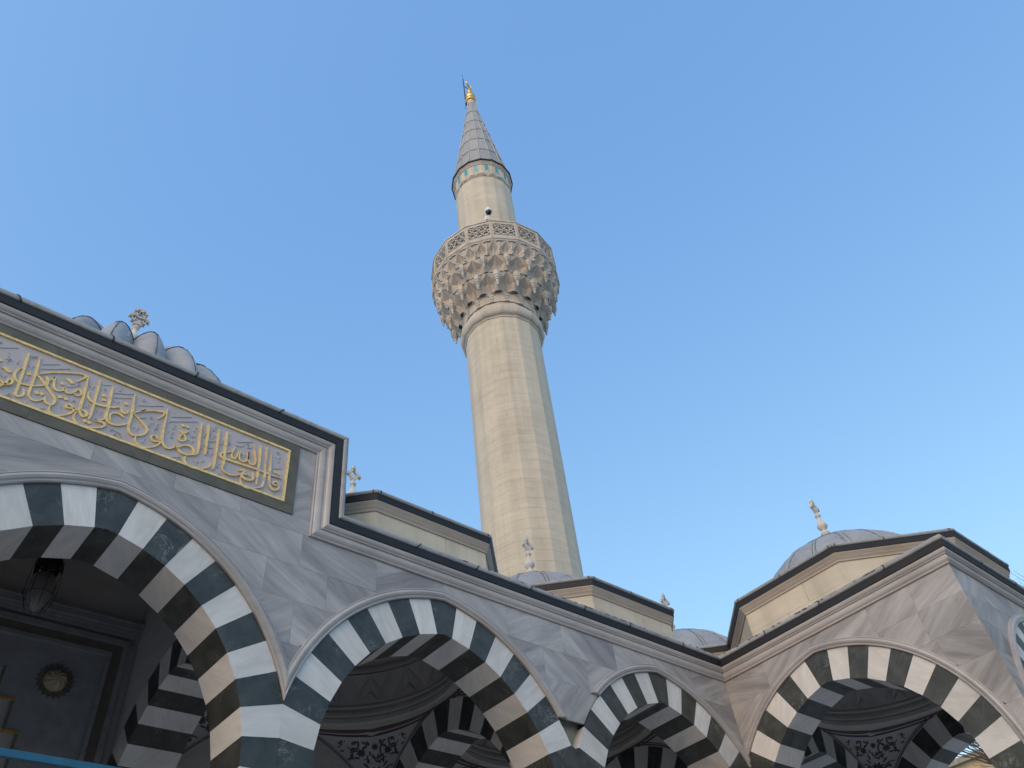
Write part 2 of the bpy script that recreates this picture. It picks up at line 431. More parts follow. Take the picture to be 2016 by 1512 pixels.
for x0, x1, tp in ((-.933, -.183, 7.9), (3.557, 4.33, 7.9), (8.07, 8.76, 6.5), (12.5, 13.27, 6.5)):
    core('wall_core', lambda s, z, t, x0=x0: (x0 + t, s, z), 8.7, YBK, [CYI], tp, 0, x1 - x0, mat=M_plasw)

# ------------------------------------------------------------------ marble slabs on the facades
vsign = [1]
def slab(parent, f, x0, x1, z0, z1, cs, R, mat=None, rot=None, zmaxfn=None):
    """one facing slab, cut to the arch curve below it"""
    xs = [x0 + (x1 - x0) * i / max(2, int((x1 - x0) / .04)) for i in range(max(2, int((x1 - x0) / .04)) + 1)]
    for c in cs:
        if x0 < c < x1: xs.append(c)
    xs.sort()
    segs, cur = [], []
    for x in xs:
        h = max(z0, R(x) if callable(R) else hcurve(x, cs, R))
        if h < z1 - .004: cur.append((x, h))
        else:
            if cur:
                # extend to the crossing
                cur.append((x, z1 - .003)) ; segs.append(cur); cur = []
            last = (x, z1 - .003)
            pend = last
            continue
        if len(cur) == 1 and x > xs[0] and h > z0 + 1e-6 and 'pend' in locals() and pend is not None: cur.insert(0, pend)
        pend = None
    if cur: segs.append(cur)
    g = .0009
    vsign[0] = -vsign[0]
    for sg in segs:
        xa, xb = sg[0][0], sg[-1][0]
        if xb - xa < .03: continue
        bot = list(sg)
        bot[0] = (bot[0][0] + g, bot[0][1]); bot[-1] = (bot[-1][0] - g, bot[-1][1])
        poly = [(x, z + (g if z <= z0 + 1e-6 else 0)) for x, z in bot] + [(xb - g, z1 - g), (xa + g, z1 - g)]
        # drop duplicate points
        pp = [p for i, p in enumerate(poly) if i == 0 or (abs(p[0] - poly[i - 1][0]) + abs(p[1] - poly[i - 1][1])) > 1e-4]
        if abs(area2(pp)) < .004: continue
        mb = MB(); mb.prism(pp, f, random.uniform(-.0015, .0015), .032)
        r = rot if rot is not None else (vsign[0] if random.random() < .55 else 1) * radians(random.uniform(14, 46))
        obj('marble_slab', mb, mat or M_slab, parent, rot=r, off=(random.uniform(0, 50), random.uniform(0, 50)))
def row(parent, f, z0, z1, xs, cs, R, **k):
    for a, b in zip(xs, xs[1:]): slab(parent, f, a, b, z0, z1, cs, R, **k)
RS = RE + .134
def RSA(x):
    h = hcurve(x, AX, RS)
    if 8.415 < x < 9.07: h = max(zcurve(x - AX[3], RE + .012), zcurve(x - AX[2], RS))
    return h
fw = part('facade_facing', por, 'grey marble facing of the main front, in bookmatched slabs', (6, 8, E))
F = lambda s, z, t: (s, 8 + t, z)
row(fw, F, 4.2, 4.79, [-1.2, .1], AX, RSA); row(fw, F, 4.2, 4.79, [3.3, 4.6], AX, RSA)
row(fw, F, 4.79, 5.35, [-1.4, -.569, .3], AX, RSA); row(fw, F, 4.79, 5.35, [3.2, 3.944, 4.7], AX, RSA)
row(fw, F, 4.79, 5.35, [7.8, 9.2], AX, RSA); row(fw, F, 4.79, 5.35, [12.0, XB - .001], AX, RSA)
row(fw, F, 5.35, 5.83, [-1.8, -1.0, -.15, .9], AX, RSA); row(fw, F, 5.35, 5.83, [2.4, 3.53, 4.37, 5.4], AX, RSA)
row(fw, F, 5.35, 5.83, [7.0, 8.03, 8.92, 9.9], AX, RSA); row(fw, F, 5.35, 5.83, [11.5, 12.1, XB - .001], AX, RSA)
row(fw, F, 5.83, 6.318, [-7.1, -6.0, -4.9, -3.8, -2.83, -1.8, -.7, .3, 1.66, 2.86, 3.97, 5.09, 6.22, 7.36, 8.48, 9.65, 10.63, 11.6, XB - .001], AX, RSA)
row(fw, F, 6.318, 6.55, [-.676, .2, 1.3, 2.25, 3.1, 4.05], AX, RSA)
for xa, xb in ((3.79, 4.048), (-.674, -.416)): row(fw, F, 6.55, 7.12, [xa, xb], AX, RSA); row(fw, F, 7.12, 7.72, [xa, xb], AX, RSA)
fw2 = part('facade_facing', por, 'warm grey marble facing of the wing', (XB, 6, E))
F = lambda s, z, t: (XB + t, s, z)
e = YC - .0
for z0, z1, ys in ((4.2, 4.9, [e, 4.3, 8.0]), (3.6, 4.2, [e, 4.25]), (3.0, 3.6, [e, 4.25]), (4.9, 5.38, [e, 4.2, 5.2]), (4.9, 5.38, [7.0, 8.0]), (5.38, 5.86, [e, 4.28, 5.0, 6.13, 7.3, 8.0]), (5.86, 6.318, [e, 4.25, 5.02, 6.15, 7.14, 8.0])):
    row(fw2, F, z0, z1, ys, [CB], RS)
fw3 = part('facade_facing', por, 'shaded bluish marble facing of the wing end', (15, YC, E))
F = lambda s, z, t: (s, YC + t, z)
for z0, z1, xs in ((3.0, 3.6, [XB + .033, 13.1]), (3.6, 4.2, [XB + .033, 13.1]), (4.2, 4.9, [XB + .033, 13.4]), (4.9, 5.38, [XB + .033, 13.2, 14.5]), (5.38, 5.86, [XB + .033, 13.6, 15.14, 16.7, 17.7]), (5.86, 6.318, [XB + .033, 13.4, 14.5, 15.6, 16.7, 17.7])):
    row(fw3, F, z0, z1, xs, [CX5], RS)
# side of the raised portal block and its flat lead top
mb = MB(); mb.box(4.30, 4.38, 8.0, 13.1, 6.5, 7.93); obj('block_side_wall', mb, M_conc, por)
mb = MB(); mb.box(-1.02, -.94, 8.0, 13.1, 6.5, 7.93); obj('block_side_wall', mb, M_conc, por)

# ------------------------------------------------------------------ cornices and lead eaves
ZQ = 6.32
PATH = [lambda o, p: (-7.1, 8 - p, ZQ + o), lambda o, p: (-.676 - o, 8 - p, ZQ + o), lambda o, p: (-.676 - o, 8 - p, 7.72 + o), lambda o, p: (4.05 + o, 8 - p, 7.72 + o),
        lambda o, p: (4.05 + o, 8 - p, ZQ + o), lambda o, p: (XB - p, 8 - p, ZQ + o), lambda o, p: (XB - p, YC - p, ZQ + o), lambda o, p: (17.71 + p, YC - p, ZQ + o), lambda o, p: (17.71 + p, 12.8, ZQ + o)]
CORN = [(0, -.02), (0, .022), (.014, .03), (.022, .018), (.035, .02), (.05, .034), (.075, .046), (.105, .05), (.125, .046), (.14, .036), (.146, .036), (.15, .056), (.16, .058), (.166, .062), (.18, .078), (.20, .088), (.222, .092), (.236, .09), (.24, .05)]
FASC = [(.24, .03), (.242, .105), (.30, .112), (.355, .118)]
ROLL = [(.352, .11), (.353, .128), (.368, .138), (.395, .142), (.418, .135), (.436, .115), (.445, .085), (.447, -.25)]
def run_mb(prof, a, b, grow=0.0, sm=False):
    mb = MB(); q = []
    for o, p in prof:
        q.append((a(o, p), b(o, p)))
    for u, v in zip(q, q[1:]): mb.face([u[0], u[1], v[1], v[0]], smooth=sm)
    return mb
cl = {3: 'moulded cornice over the inscription', 5: 'long moulded cornice of the main front', 6: 'moulded cornice of the wing', 7: 'shaded cornice of the wing end'}
for i in range(1, len(PATH)):
    a, b = PATH[i - 1], PATH[i]
    c = part('cornice', por, cl.get(i), a(0, 0)[:2] + (a(0, 0)[2] + E,))
    obj('cornice_moulding', run_mb(CORN, a, b), M_mold, c)
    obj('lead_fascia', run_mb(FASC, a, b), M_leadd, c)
    # rolled lead edge in dressed lengths, lapped
    A0, B0 = Vector(a(.4, 0)), Vector(b(.4, 0)); L = (B0 - A0).length; n = max(1, int(L / 1.05)); 
    cuts = [0] + sorted((k + random.uniform(-.12, .12)) / n for k in range(1, n)) + [1]
    for k in range(n):
        mbr = MB(); w = random.uniform(-.004, .005); rings = []
        m_ = max(2, int((cuts[k + 1] - cuts[k]) * L / .16))
        for j in range(m_ + 1):
            t = cuts[k] + (cuts[k + 1] - cuts[k]) * j / m_
            wob = random.uniform(-.0035, .0035) if 0 < t < 1 else 0
            dd = (w if 0 < t < 1 else 0)
            rings.append([tuple(Vector(a(o, p)) * (1 - t) + Vector(b(o, p)) * t + Vector((0, 0, (wob + dd) if o > .36 else 0))) for o, p in ROLL])
        for r0, r1 in zip(rings, rings[1:]):
            for j in range(len(ROLL) - 1): mbr.face([r0[j], r1[j], r1[j + 1], r0[j + 1]], smooth=True)
        obj('lead_roll', mbr, M_lead, c)
        if k:
            t0, t1 = cuts[k] - .012 / L, cuts[k] + .014 / L; mbs = MB()
            big = [(o + (.006 if o > .39 else -.003), p + .006) for o, p in ROLL[:-1]]
            r0 = [tuple(Vector(a(o, p)) * (1 - t0) + Vector(b(o, p)) * t0) for o, p in big]; r1 = [tuple(Vector(a(o, p)) * (1 - t1) + Vector(b(o, p)) * t1) for o, p in big]
            for j in range(len(big) - 1): mbs.face([r0[j], r1[j], r1[j + 1], r0[j + 1]])
            obj('lead_lap', mbs, M_seam, c)
# old dark drips and broken lap ends on top of the lower eaves
for i in (5, 6):
    a, b = PATH[i - 1], PATH[i]; mbs = MB(); L = (Vector(b(.4, 0)) - Vector(a(.4, 0))).length
    for k in range(46 if i == 5 else 34):
        t0 = random.uniform(.25, .98) if i == 5 else random.uniform(.02, .72); t1 = t0 + random.choice([.02, .03, .05, .09]) / L
        o1 = random.uniform(.39, .43)
        big = [(o, p + .003) for o, p in ROLL if o >= o1 - .02][:-1] + [(.449, .08)]
        if len(big) < 2: continue
        r0 = [tuple(Vector(a(o + .002, p)) * (1 - t0) + Vector(b(o + .002, p)) * t0) for o, p in big]; r1 = [tuple(Vector(a(o + .002, p)) * (1 - t1) + Vector(b(o + .002, p)) * t1) for o, p in big]
        for j in range(len(big) - 1): mbs.face([r0[j], r1[j], r1[j + 1], r0[j + 1]])
    obj('lead_patches', mbs, M_seam, por, kind='stuff')

# flat lead roof with round openings under the domes
mb = MB(); DC = [(-2.826, 10.68), (1.687, 10.68), (6.20, 10.68), (10.63, 10.68), (15.14, 10.68), (15.14, 6.17)]
st = .2
def inD(x, y, c, r): return (x - c[0]) ** 2 + (y - c[1]) ** 2 < r * r
nx, ny = int((17.7 + 7.1) / st), int((13.1 - 3.5) / st)
for i in range(nx):
    for j in range(ny):
        x, y = -7.1 + (i + .5) * st, 3.56 + (j + .5) * st
        if y < 8.1 and x < XB + .08: continue
        if any(inD(x, y, c, 2.3) for c in DC): continue
        if -1 < x < 4.3: continue
        mb.face([(x - st / 2, y - st / 2, 6.52), (x + st / 2, y - st / 2, 6.52), (x + st / 2, y + st / 2, 6.52), (x - st / 2, y + st / 2, 6.52)])
# strip joining roof and eaves
mb.box(-7.1, -1.03, 7.98, 8.3, 6.49, 6.53); mb.box(4.39, XB, 7.98, 8.3, 6.49, 6.53); mb.box(XB - .02, XB + .3, YC, 8.0, 6.49, 6.53); mb.box(XB - .02, 17.72, YC, YC + .3, 6.488, 6.528)
obj('lead_roof', mb, M_lead, por)
mb = MB()
for i in range(28):
    for j in range(26):
        x, y = -1.0 + (i + .5) * .19, 8.03 + (j + .5) * .195
        if inD(x, y, (1.687, 10.68), 1.62): continue
        mb.face([(x - .096, y - .098, 7.93), (x + .096, y - .098, 7.93), (x + .096, y + .098, 7.93), (x - .096, y + .098, 7.93)])
obj('lead_roof', mb, M_lead, por)

# ------------------------------------------------------------------ drums and domes
AP = 2.48
def oct_sweep(prof, cx, cy, n=8, ap=AP, k0=0, k1=8, phase=pi / 8, sm=False):
    mb = MB()
    for k in range(k0, k1):
        a0, a1 = phase + 2 * pi * k / n, phase + 2 * pi * (k + 1) / n
        for (p0, z0), (p1, z1) in zip(prof, prof[1:]):
            r0, r1 = (ap + p0) / cos(pi / n), (ap + p1) / cos(pi / n)
            mb.face([(cx + r0 * cos(a0), cy + r0 * sin(a0), z0), (cx + r0 * cos(a1), cy + r0 * sin(a1), z0), (cx + r1 * cos(a1), cy + r1 * sin(a1), z1), (cx + r1 * cos(a0), cy + r1 * sin(a0), z1)], smooth=sm)
    return mb
DCOR = [(0, 7.30), (.022, 7.305), (.026, 7.325), (.02, 7.33), (.03, 7.345), (.05, 7.37), (.052, 7.378), (.046, 7.382), (.06, 7.40), (.082, 7.43), (.088, 7.445), (.086, 7.45), (.04, 7.452)]
DFAS = [(.04, 7.45), (.098, 7.452), (.104, 7.50), (.108, 7.555)]
DROL = [(.105, 7.552), (.122, 7.556), (.132, 7.575), (.128, 7.60), (.112, 7.614), (.07, 7.622), (-.25, 7.66), (-.62, 7.74)]
def drum_stones(parent, cx, cy):
    s = AP * tan(pi / 8)
    for k in range(8):
        am = pi / 4 * k   # face normal angle
        def f(u, z, t, am=am): return (cx + (AP - t) * cos(am) - u * sin(am), cy + (AP - t) * sin(am) + u * cos(am), z)
        for z0, z1, cuts in ((6.45, 6.93, [-s, -.2, s]), (6.93, 7.302, [-s, .25, s])):
            for a, b in zip(cuts, cuts[1:]):
                g = .003; mb = MB(); e0 = a + (g if a > -s + .01 else 0); e1 = b - (g if b < s - .01 else 0)
                mb.prism([(e0, z0 + g), (e1, z0 + g), (e1, z1), (e0, z1)], f, random.uniform(-.001, .001) * 0, .05)
                obj('stone_block', mb, M_drum, parent, rot=random.uniform(-.06, .06), off=(random.uniform(0, 30), random.uniform(0, 30)))
        mb = MB()
    mbc = oct_sweep([(-.045, 6.45), (-.045, 7.35)], cx, cy); obj('drum_core', mbc, M_conc, parent)
def make_finial(parent, cx, cy, z0, scale=1.0, fancy=False, label=None):
    fp = part('finial', parent, label, (cx, cy, z0 + E))
    S = scale
    prof = [(.26, -.26), (.17, -.16), (.13, -.06), (.15, .0), (.16, .03), (.10, .06), (.055, .10), (.05, .12), (.085, .15), (.105, .19), (.085, .235), (.05, .26), (.045, .28), (.07, .31), (.108, .36), (.112, .40), (.09, .46), (.055, .52), (.036, .58), (.034, .62), (.06, .64), (.066, .665), (.05, .69), (.03, .70), (.03, .74), (0, .74)]
    mb = MB(); mb.lathe([(r * S, z0 + z * S) for r, z in prof], (cx, cy), 20); obj('stem', mb, M_fin, fp)
    # openwork plate standing in the plane of the front
    mb = MB(); PS = .95 if fancy else .78; zc = z0 + (.76 + .165 * PS) * S; t = .03 * S
    f = lambda a, b, d: (cx + a, cy + d, b)
    def bar(p, q, w):
        d = Vector((q[0] - p[0], q[1] - p[1])).normalized() * w; n = Vector((-d.y, d.x)); d = d * .6
        mb.prism([(cx * 0 + p[0] - d.x + n.x, p[1] - d.y + n.y), (p[0] - d.x - n.x, p[1] - d.y - n.y), (q[0] + d.x - n.x, q[1] + d.y - n.y), (q[0] + d.x + n.x, q[1] + d.y + n.y)], f, -t, t)
    r = .14 * S * PS; rb = .155 * S * PS
    T, B_, Lp, Rp = (0, zc + rb), (0, zc - rb), (-r, zc), (r, zc)
    for p, q in ((T, Lp), (T, Rp), (B_, Lp), (B_, Rp)): bar(p, q, .022 * S)
    for c0, w in ((Lp, .032), (Rp, .032), ((0, zc + rb + .03 * S), .036), ((0, zc + .02 * S - rb), .05)):
        w *= S; mb.prism([(c0[0] - w, c0[1]), (c0[0], c0[1] - w), (c0[0] + w, c0[1]), (c0[0], c0[1] + w)], f, -t * 1.3, t * 1.3)
    w = .02 * S; mb.prism([(-w, zc + rb + .05 * S), (w, zc + rb + .05 * S), (w * .8, zc + rb + .10 * S), (-w * .8, zc + rb + .10 * S)], f, -t, t)
    for sx in (-1, 1):
        mb.prism([(sx * r, zc - .012 * S), (sx * (r + .05 * S), zc - .05 * S), (sx * (r + .055 * S), zc - .01 * S), (sx * (r + .02 * S), zc + .03 * S)], f, -t, t)
        mb.prism([(sx * .02 * S, zc - rb + .03 * S), (sx * .05 * S, zc - rb + .08 * S), (sx * .02 * S, zc - rb + .11 * S), (0, zc - rb + .06 * S)], f, -t * .8, t * .8)
    if fancy:
        k_ = .62
        for a, bz in ((-.15, .15), (.15, .15), (-.15, -.10), (.15, -.10), (-.19, .02), (.19, .02), (0, .0), (-.08, .2), (.08, .2), (-.07, -.17), (.07, -.17)):
            a *= k_; mb.prism([(S * (a - .028), zc + S * (bz - .02)), (S * (a + .028), zc + S * (bz - .02)), (S * (a + .028), zc + S * (bz + .02)), (S * (a - .028), zc + S * (bz + .02))], f, -t * 1.5, t * 1.5)
        for x_ in (-.095, .095): bar((x_ * S, zc - .09 * S), (x_ * S, zc + .11 * S), .011 * S)
        for z_ in (-.09, .02, .11): bar((-.095 * S, zc + z_ * S), (.095 * S, zc + z_ * S), .010 * S)
    mb2 = MB(); mb2.v, mb2.f, mb2.uv, mb2.mi, mb2.sm = mb.v, mb.f, mb.uv, mb.mi, mb.sm
    obj('openwork_plate', mb2, M_fin, fp, weld=False)
    return fp

ZD, RD = 7.1, 2.0
def dome_gores(parent, cx, cy, n=16, phase=0.0):
    gores = []
    el0, elm, el1 = asin((7.68 - ZD) / RD), radians(62), radians(89)
    def gm(e0, e1, m, inset):
        mb = MB(); da = pi / n
        for i in range(m):
            ea, eb = e0 + (e1 - e0) * i / m, e0 + (e1 - e0) * (i + 1) / m
            for j in range(4):
                ua, ub = -da + 2 * da * j / 4, -da + 2 * da * (j + 1) / 4
                P = []
                for e_, u_ in ((ea, ua), (ea, ub), (eb, ub), (eb, ua)):
                    rr = RD + .018 * cos(u_ / da * pi / 2) - inset
                    P.append((rr * cos(e_) * cos(u_), rr * cos(e_) * sin(u_), ZD - E + rr * sin(e_)))
                mb.face(P, smooth=True)
        return mb
    for me in (mesh_from('lead_sheet', gm(el0, elm, 7, 0.0), [M_lead], (0, 0, 0)), mesh_from('lead_sheet', gm(elm - .01, el1, 4, .008), [M_lead], (0, 0, 0))):
        for k in range(n): inst('lead_sheet', me, parent, (cx, cy, E), 2 * pi * k / n + phase)
    mb = MB()
    for k in range(n):
        a = 2 * pi * (k + .5) / n + phase; big = .034 if k % 2 else .018
        pts = [(cx + (RD + .006) * cos(e_) * cos(a), cy + (RD + .006) * cos(e_) * sin(a), ZD + (RD + .006) * sin(e_)) for e_ in [el0 + (radians(86) - el0) * i / 10 for i in range(11)]]
        mb.tube(pts, [big] * 8 + [.02, .015, .01], 6)
    obj('rolled_seams', mb, M_lead, parent)
    mb = MB(); pts = []
    for k in range(n):
        a0, a1 = 2 * pi * (k + .5) / n + phase + .02, 2 * pi * (k + 1.5) / n + phase - .02
        rr = RD + .02
        for sg in (0, 1):
            pass
        mb.tube([(cx + rr * cos(elm) * cos(a), cy + rr * cos(elm) * sin(a), ZD + rr * sin(elm)) for a in (a0, (a0 + a1) / 2, a1)], .007, 4)
        a = 2 * pi * (k + .5) / n + phase
        for d in (-.030, .030):
            b_ = a + d * (1.3 if k % 2 else .8)
            mb.tube([(cx + (RD + .004) * cos(e_) * cos(b_), cy + (RD + .004) * cos(e_) * sin(b_), ZD + (RD + .004) * sin(e_)) for e_ in [el0 + (elm - el0) * i / 6 for i in range(7)]], .0055, 4)
    obj('seam_lines', mb, M_seam, parent)
DL = {(6.20, 10.68): 'lead dome on octagonal drum beside the raised portal', (10.63, 10.68): 'low lead dome in front of the minaret foot', (15.14, 10.68): 'lead dome over the corner bay', (15.14, 6.17): 'lead dome of the wing, nearest the viewer on the right', (-2.826, 10.68): 'lead dome left of the portal'}
for c in DC:
    if c == (1.687, 10.68): continue
    d = part('dome_drum', por, 'octagonal stone drum under the ' + DL[c], (c[0], c[1], 6.45 + E))
    drum_stones(d, *c)
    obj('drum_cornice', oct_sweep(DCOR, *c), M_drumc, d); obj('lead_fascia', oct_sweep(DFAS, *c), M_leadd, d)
    rl = obj('lead_roll', oct_sweep(DROL, *c), M_lead, d)
    mb = MB(); big = [(p + .005, z + .003) for p, z in DROL[:6]]
    for k in range(8):
        a0 = pi / 8 + k * pi / 4; a1 = a0 + pi / 4
        for u in (.03, .97, .5 + random.uniform(-.15, .15)):
            for (p0, z0), (p1, z1) in zip(big, big[1:]):
                def q(p, z, uu):
                    r = (AP + p) / cos(pi / 8); A = Vector((c[0] + r * cos(a0), c[1] + r * sin(a0), z)); B = Vector((c[0] + r * cos(a1), c[1] + r * sin(a1), z)); return tuple(A.lerp(B, uu))
                mb.face([q(p0, z0, u - .005), q(p0, z0, u + .005), q(p1, z1, u + .005), q(p1, z1, u - .005)])
    obj('lead_laps', mb, M_seam, d, kind='stuff')
    dm = part('lead_dome', por, DL[c], (c[0], c[1], 7.68 + E))
    dome_gores(dm, *c)
    make_finial_args = (por, c[0] * 1.003, c[1], 9.28, 1.0)
    make_finial(*make_finial_args, label='white stone finial on the ' + DL[c])

# melon dome over the portal bay
fc = (1.71, 10.68); NL = 24
fd = part('melon_dome', por, 'ribbed melon-shaped lead dome showing over the portal eave', (*fc, 7.95 + E))
mb = MB(); mb.lathe([(2.2, 7.9), (2.2, 8.02), (2.0, 8.05)], fc, 40); obj('dome_drum', mb, M_lead, fd)
def lobe_mb(e0, e1, m, lift):
    mb = MB(); da = pi / NL
    for i in range(m):
        ea, eb = e0 + (e1 - e0) * i / m, e0 + (e1 - e0) * (i + 1) / m
        for j in range(6):
            ua, ub = -da + 2 * da * j / 6, -da + 2 * da * (j + 1) / 6
            P = []
            for e_, u_ in ((ea, ua), (ea, ub), (eb, ub), (eb, ua)):
                x = abs(u_ / da); bul = (1 - x ** 1.8) * .28 * max(.10, cos(e_)) ** .8
                rr = 2.13 + bul + lift
                zz = 8.06 + 2.16 * sin(e_) * (1 + bul * .45) + lift
                P.append((rr * cos(e_) * cos(u_), rr * cos(e_) * sin(u_), zz))
            mb.face(P, smooth=True)
    return mb
for e0, e1, m, lift in ((radians(0), radians(41), 7, 0.006), (radians(40), radians(89), 8, 0)):
    base = MB(); L_ = lobe_mb(e0, e1, m, lift); L_.v = [(x, y, z - E) for x, y, z in L_.v]
    me = mesh_from('lead_lobe', L_, [M_lead], (0, 0, 0))
    for k in range(NL): inst('lead_lobe', me, fd, (*fc, E), 2 * pi * k / NL - .013)
mb = MB(); da = pi / NL
for k in range(NL):
    a0 = 2 * pi * k / NL - .013
    def q(e_, u_, ex=.012):
        x = abs(u_ / da); bul = (1 - x ** 1.8) * .28 * max(.10, cos(e_)) ** .8; rr = 2.13 + bul + ex
        return (fc[0] + rr * cos(e_) * cos(a0 + u_), fc[1] + rr * cos(e_) * sin(a0 + u_), 8.06 + 2.16 * sin(e_) * (1 + bul * .45) + ex)
    mb.tube([q(radians(41), -da + 2 * da * j / 8) for j in range(9)], .009, 4)
    mb.tube([q(radians(0 + 90 * j / 10), .0, .01) for j in range(11)], .006, 4)
    mb.tube([q(radians(0 + 88 * j / 10), da, .008) for j in range(11)], .010, 4)
obj('seam_lines', mb, M_seam, fd)
make_finial(por, 1.71, 10.68, 10.80, 1.0, fancy=True, label='lattice stone finial above the melon dome')

# ------------------------------------------------------------------ bay interiors
def zext(s): return zcurve(s, RE)
def pend_pt(th, b, rr=0.0):
    """corner quadrant, th 0..90 deg, b 0..1 bottom to ring; rr pulls the point toward the bay centre"""
    c, s = cos(th), sin(th); m = max(c, s); bx, by = HB * c / m, HB * s / m
    lat = min(abs(bx), abs(by)) if m > 0 else 0
    zb = zext(lat); R = 1.86; zr = 6.04
    q = 1 - cos(b * pi / 2); w = sin(b * pi / 2)
    x = bx + (R * c - bx) * q; y = by + (R * s - by) * q; z = zb + (zr - zb) * w
    L = sqrt(x * x + y * y)
    return (x * (1 - rr / L), y * (1 - rr / L), z - rr * .25)
def pend_mb():
    mb = MB(); n, m = 24, 8
    for i in range(n):
        for j in range(m):
            t0, t1 = pi / 2 * i / n, pi / 2 * (i + 1) / n; b0, b1 = j / m, (j + 1) / m
            P = [pend_pt(t0, b0), pend_pt(t1, b0), pend_pt(t1, b1), pend_pt(t0, b1)]
            mb.face([(x, y, z - E) for x, y, z in P], smooth=True)
    return mb
# painted ornament, as thin paint films a few mm proud, in (u, v): u -1..1 across, v 0 tip .. 1 ring
def orn_map(u, v, lift=.005):
    # v measures height; the tip is the corner
    th = pi / 4 * (1 + u)
    c, s = cos(th), sin(th); m = max(c, s); lat = min(HB * c / m, HB * s / m); zb = zext(lat)
    zt = 4.81 + v * (6.04 - 4.81)
    w = max(0, min(1, (zt - zb) / max(.001, 6.04 - zb))); b = asin(w) / (pi / 2)
    p = pend_pt(th, b, lift); return (p[0], p[1], p[2] - E)
def orn_mb():
    mb = MB()
    def inside(u, v):
        th = pi / 4 * (1 + u); c, s = cos(th), sin(th); m = max(c, s); lat = min(HB * c / m, HB * s / m)
        return 4.81 + v * 1.23 > zext(lat) + .10 and v < .90
    AS = 1.19   # metres per unit u is about 1.3, per unit v 1.2
    def blob(u, v, r, n, k, depth, mi, rot=0):
        pts = []
        for i in range(n):
            a = 2 * pi * i / n + rot; rr = r * (1 - depth * (.5 + .5 * cos(k * a)))
            pts.append((u + rr * cos(a) * .95, v + rr * sin(a)))
        if not all(inside(*p) for p in pts): return
        for i in range(n): mb.face([orn_map(u, v, .007), orn_map(*pts[i], .007), orn_map(*pts[(i + 1) % n], .007)], mi=mi)
    def flower(u, v, r):
        for sx in ((1, -1) if u else (1,)):
            blob(u * sx, v, r, 40, 8, .45, 0)
    def stroke(pts, w, mi):
        P = []
        for i in range(len(pts) - 1):
            p0, p1, p2, p3 = pts[max(i - 1, 0)], pts[i], pts[i + 1], pts[min(i + 2, len(pts) - 1)]
            for k in range(5):
                t = k / 5
                P.append(tuple(.5 * ((2 * p1[d]) + (-p0[d] + p2[d]) * t + (2 * p0[d] - 5 * p1[d] + 4 * p2[d] - p3[d]) * t * t + (-p0[d] + 3 * p1[d] - 3 * p2[d] + p3[d]) * t ** 3) for d in (0, 1)))
        P.append(pts[-1]); m = len(P)
        for sx in (1, -1):
            for i in range(m - 1):
                a, b = P[i], P[i + 1]; d = Vector((b[0] - a[0], b[1] - a[1]))
                if d.length < 1e-6: continue
                n = Vector((-d.y, d.x)).normalized()
                wa, wb = w * sin(pi * (.12 + .8 * i / m)), w * sin(pi * (.12 + .8 * (i + 1) / m))
                q = [(sx * (a[0] + n.x * wa), a[1] + n.y * wa), (sx * (b[0] + n.x * wb), b[1] + n.y * wb), (sx * (b[0] - n.x * wb), b[1] - n.y * wb), (sx * (a[0] - n.x * wa), a[1] - n.y * wa)]
                if all(inside(*x) for x in q): mb.face([orn_map(*x, .005) for x in q], mi=mi)
    rr = random.Random(11)
    def clear(u, v):
        th = pi / 4 * (1 + u); c, s_ = cos(th), sin(th); m = max(c, s_); lat = min(HB * c / m, HB * s_ / m)
        return min((4.81 + v * 1.23 - zext(lat) - .09), (.92 - v) * 1.23)
    placed = []
    for u, v, r in ((0, .55, .10), (0, .84, .05), (0, .32, .05)):
        placed.append((u, v, r)); flower(u, v, r / 1.25)
    for r in (.066, .052, .040, .030):
        for _ in range(900):
            u, v = rr.uniform(.05, .95), rr.uniform(.15, .92)
            if clear(u, v) < r * 1.15: continue
            if any(((u - a) * 1.46) ** 2 + ((v - b) * 1.23) ** 2 < (r + c + .055) ** 2 for a, b, c in placed) or u * 1.46 < r + .02: continue
            placed.append((u, v, r)); flower(u, v, r / 1.25)
            a0 = rr.uniform(0, 6.28); sg = rr.choice((-1, 1)); q = r + .035
            stroke([(u + (q + .012 * k) * cos(a0 + sg * k * .75) / 1.46, v + (q + .012 * k) * sin(a0 + sg * k * .75) / 1.23) for k in range(6)], .011, 1)
    for _ in range(420):
        u, v = rr.uniform(.0, .95), rr.uniform(.12, .92); l = rr.uniform(.04, .075)
        if clear(u, v) < .015 or any(((u - a) * 1.46) ** 2 + ((v - b) * 1.23) ** 2 < (c + .012) ** 2 for a, b, c in placed): continue
        a = rr.uniform(0, 6.28); placed.append((u, v, .012)); stroke([(u, v), (u + l * cos(a) * .5 + .008, v + l * sin(a) * .5 + .012), (u + l * cos(a), v + l * sin(a))], .012, 0 if rr.random() < .7 else 1)
    # dark border bands: under the ring and along both arches
    def band(fa, fb, n, mi):
        for i in range(n):
            mb.face([fa(i / n), fa((i + 1) / n), fb((i + 1) / n), fb(i / n)], mi=mi)
    for v0, v1, mi in ((.935, .955, 0), (.965, .992, 1)):
        band(lambda t: orn_map(-.98 + 1.96 * t, v0), lambda t: orn_map(-.98 + 1.96 * t, v1), 40, mi)
    def edge(u, d):
        th = pi / 4 * (1 + u); c, s = cos(th), sin(th); m = max(c, s); lat = min(HB * c / m, HB * s / m)
        return orn_map(u, min((zext(lat) + d - 4.81) / 1.23, .98))
    for d0, d1, mi in ((.02, .045, 1), (.06, .075, 0)):
        band(lambda t: edge(-.93 + 1.86 * t, d0), lambda t: edge(-.93 + 1.86 * t, d1), 60, mi)
    return mb
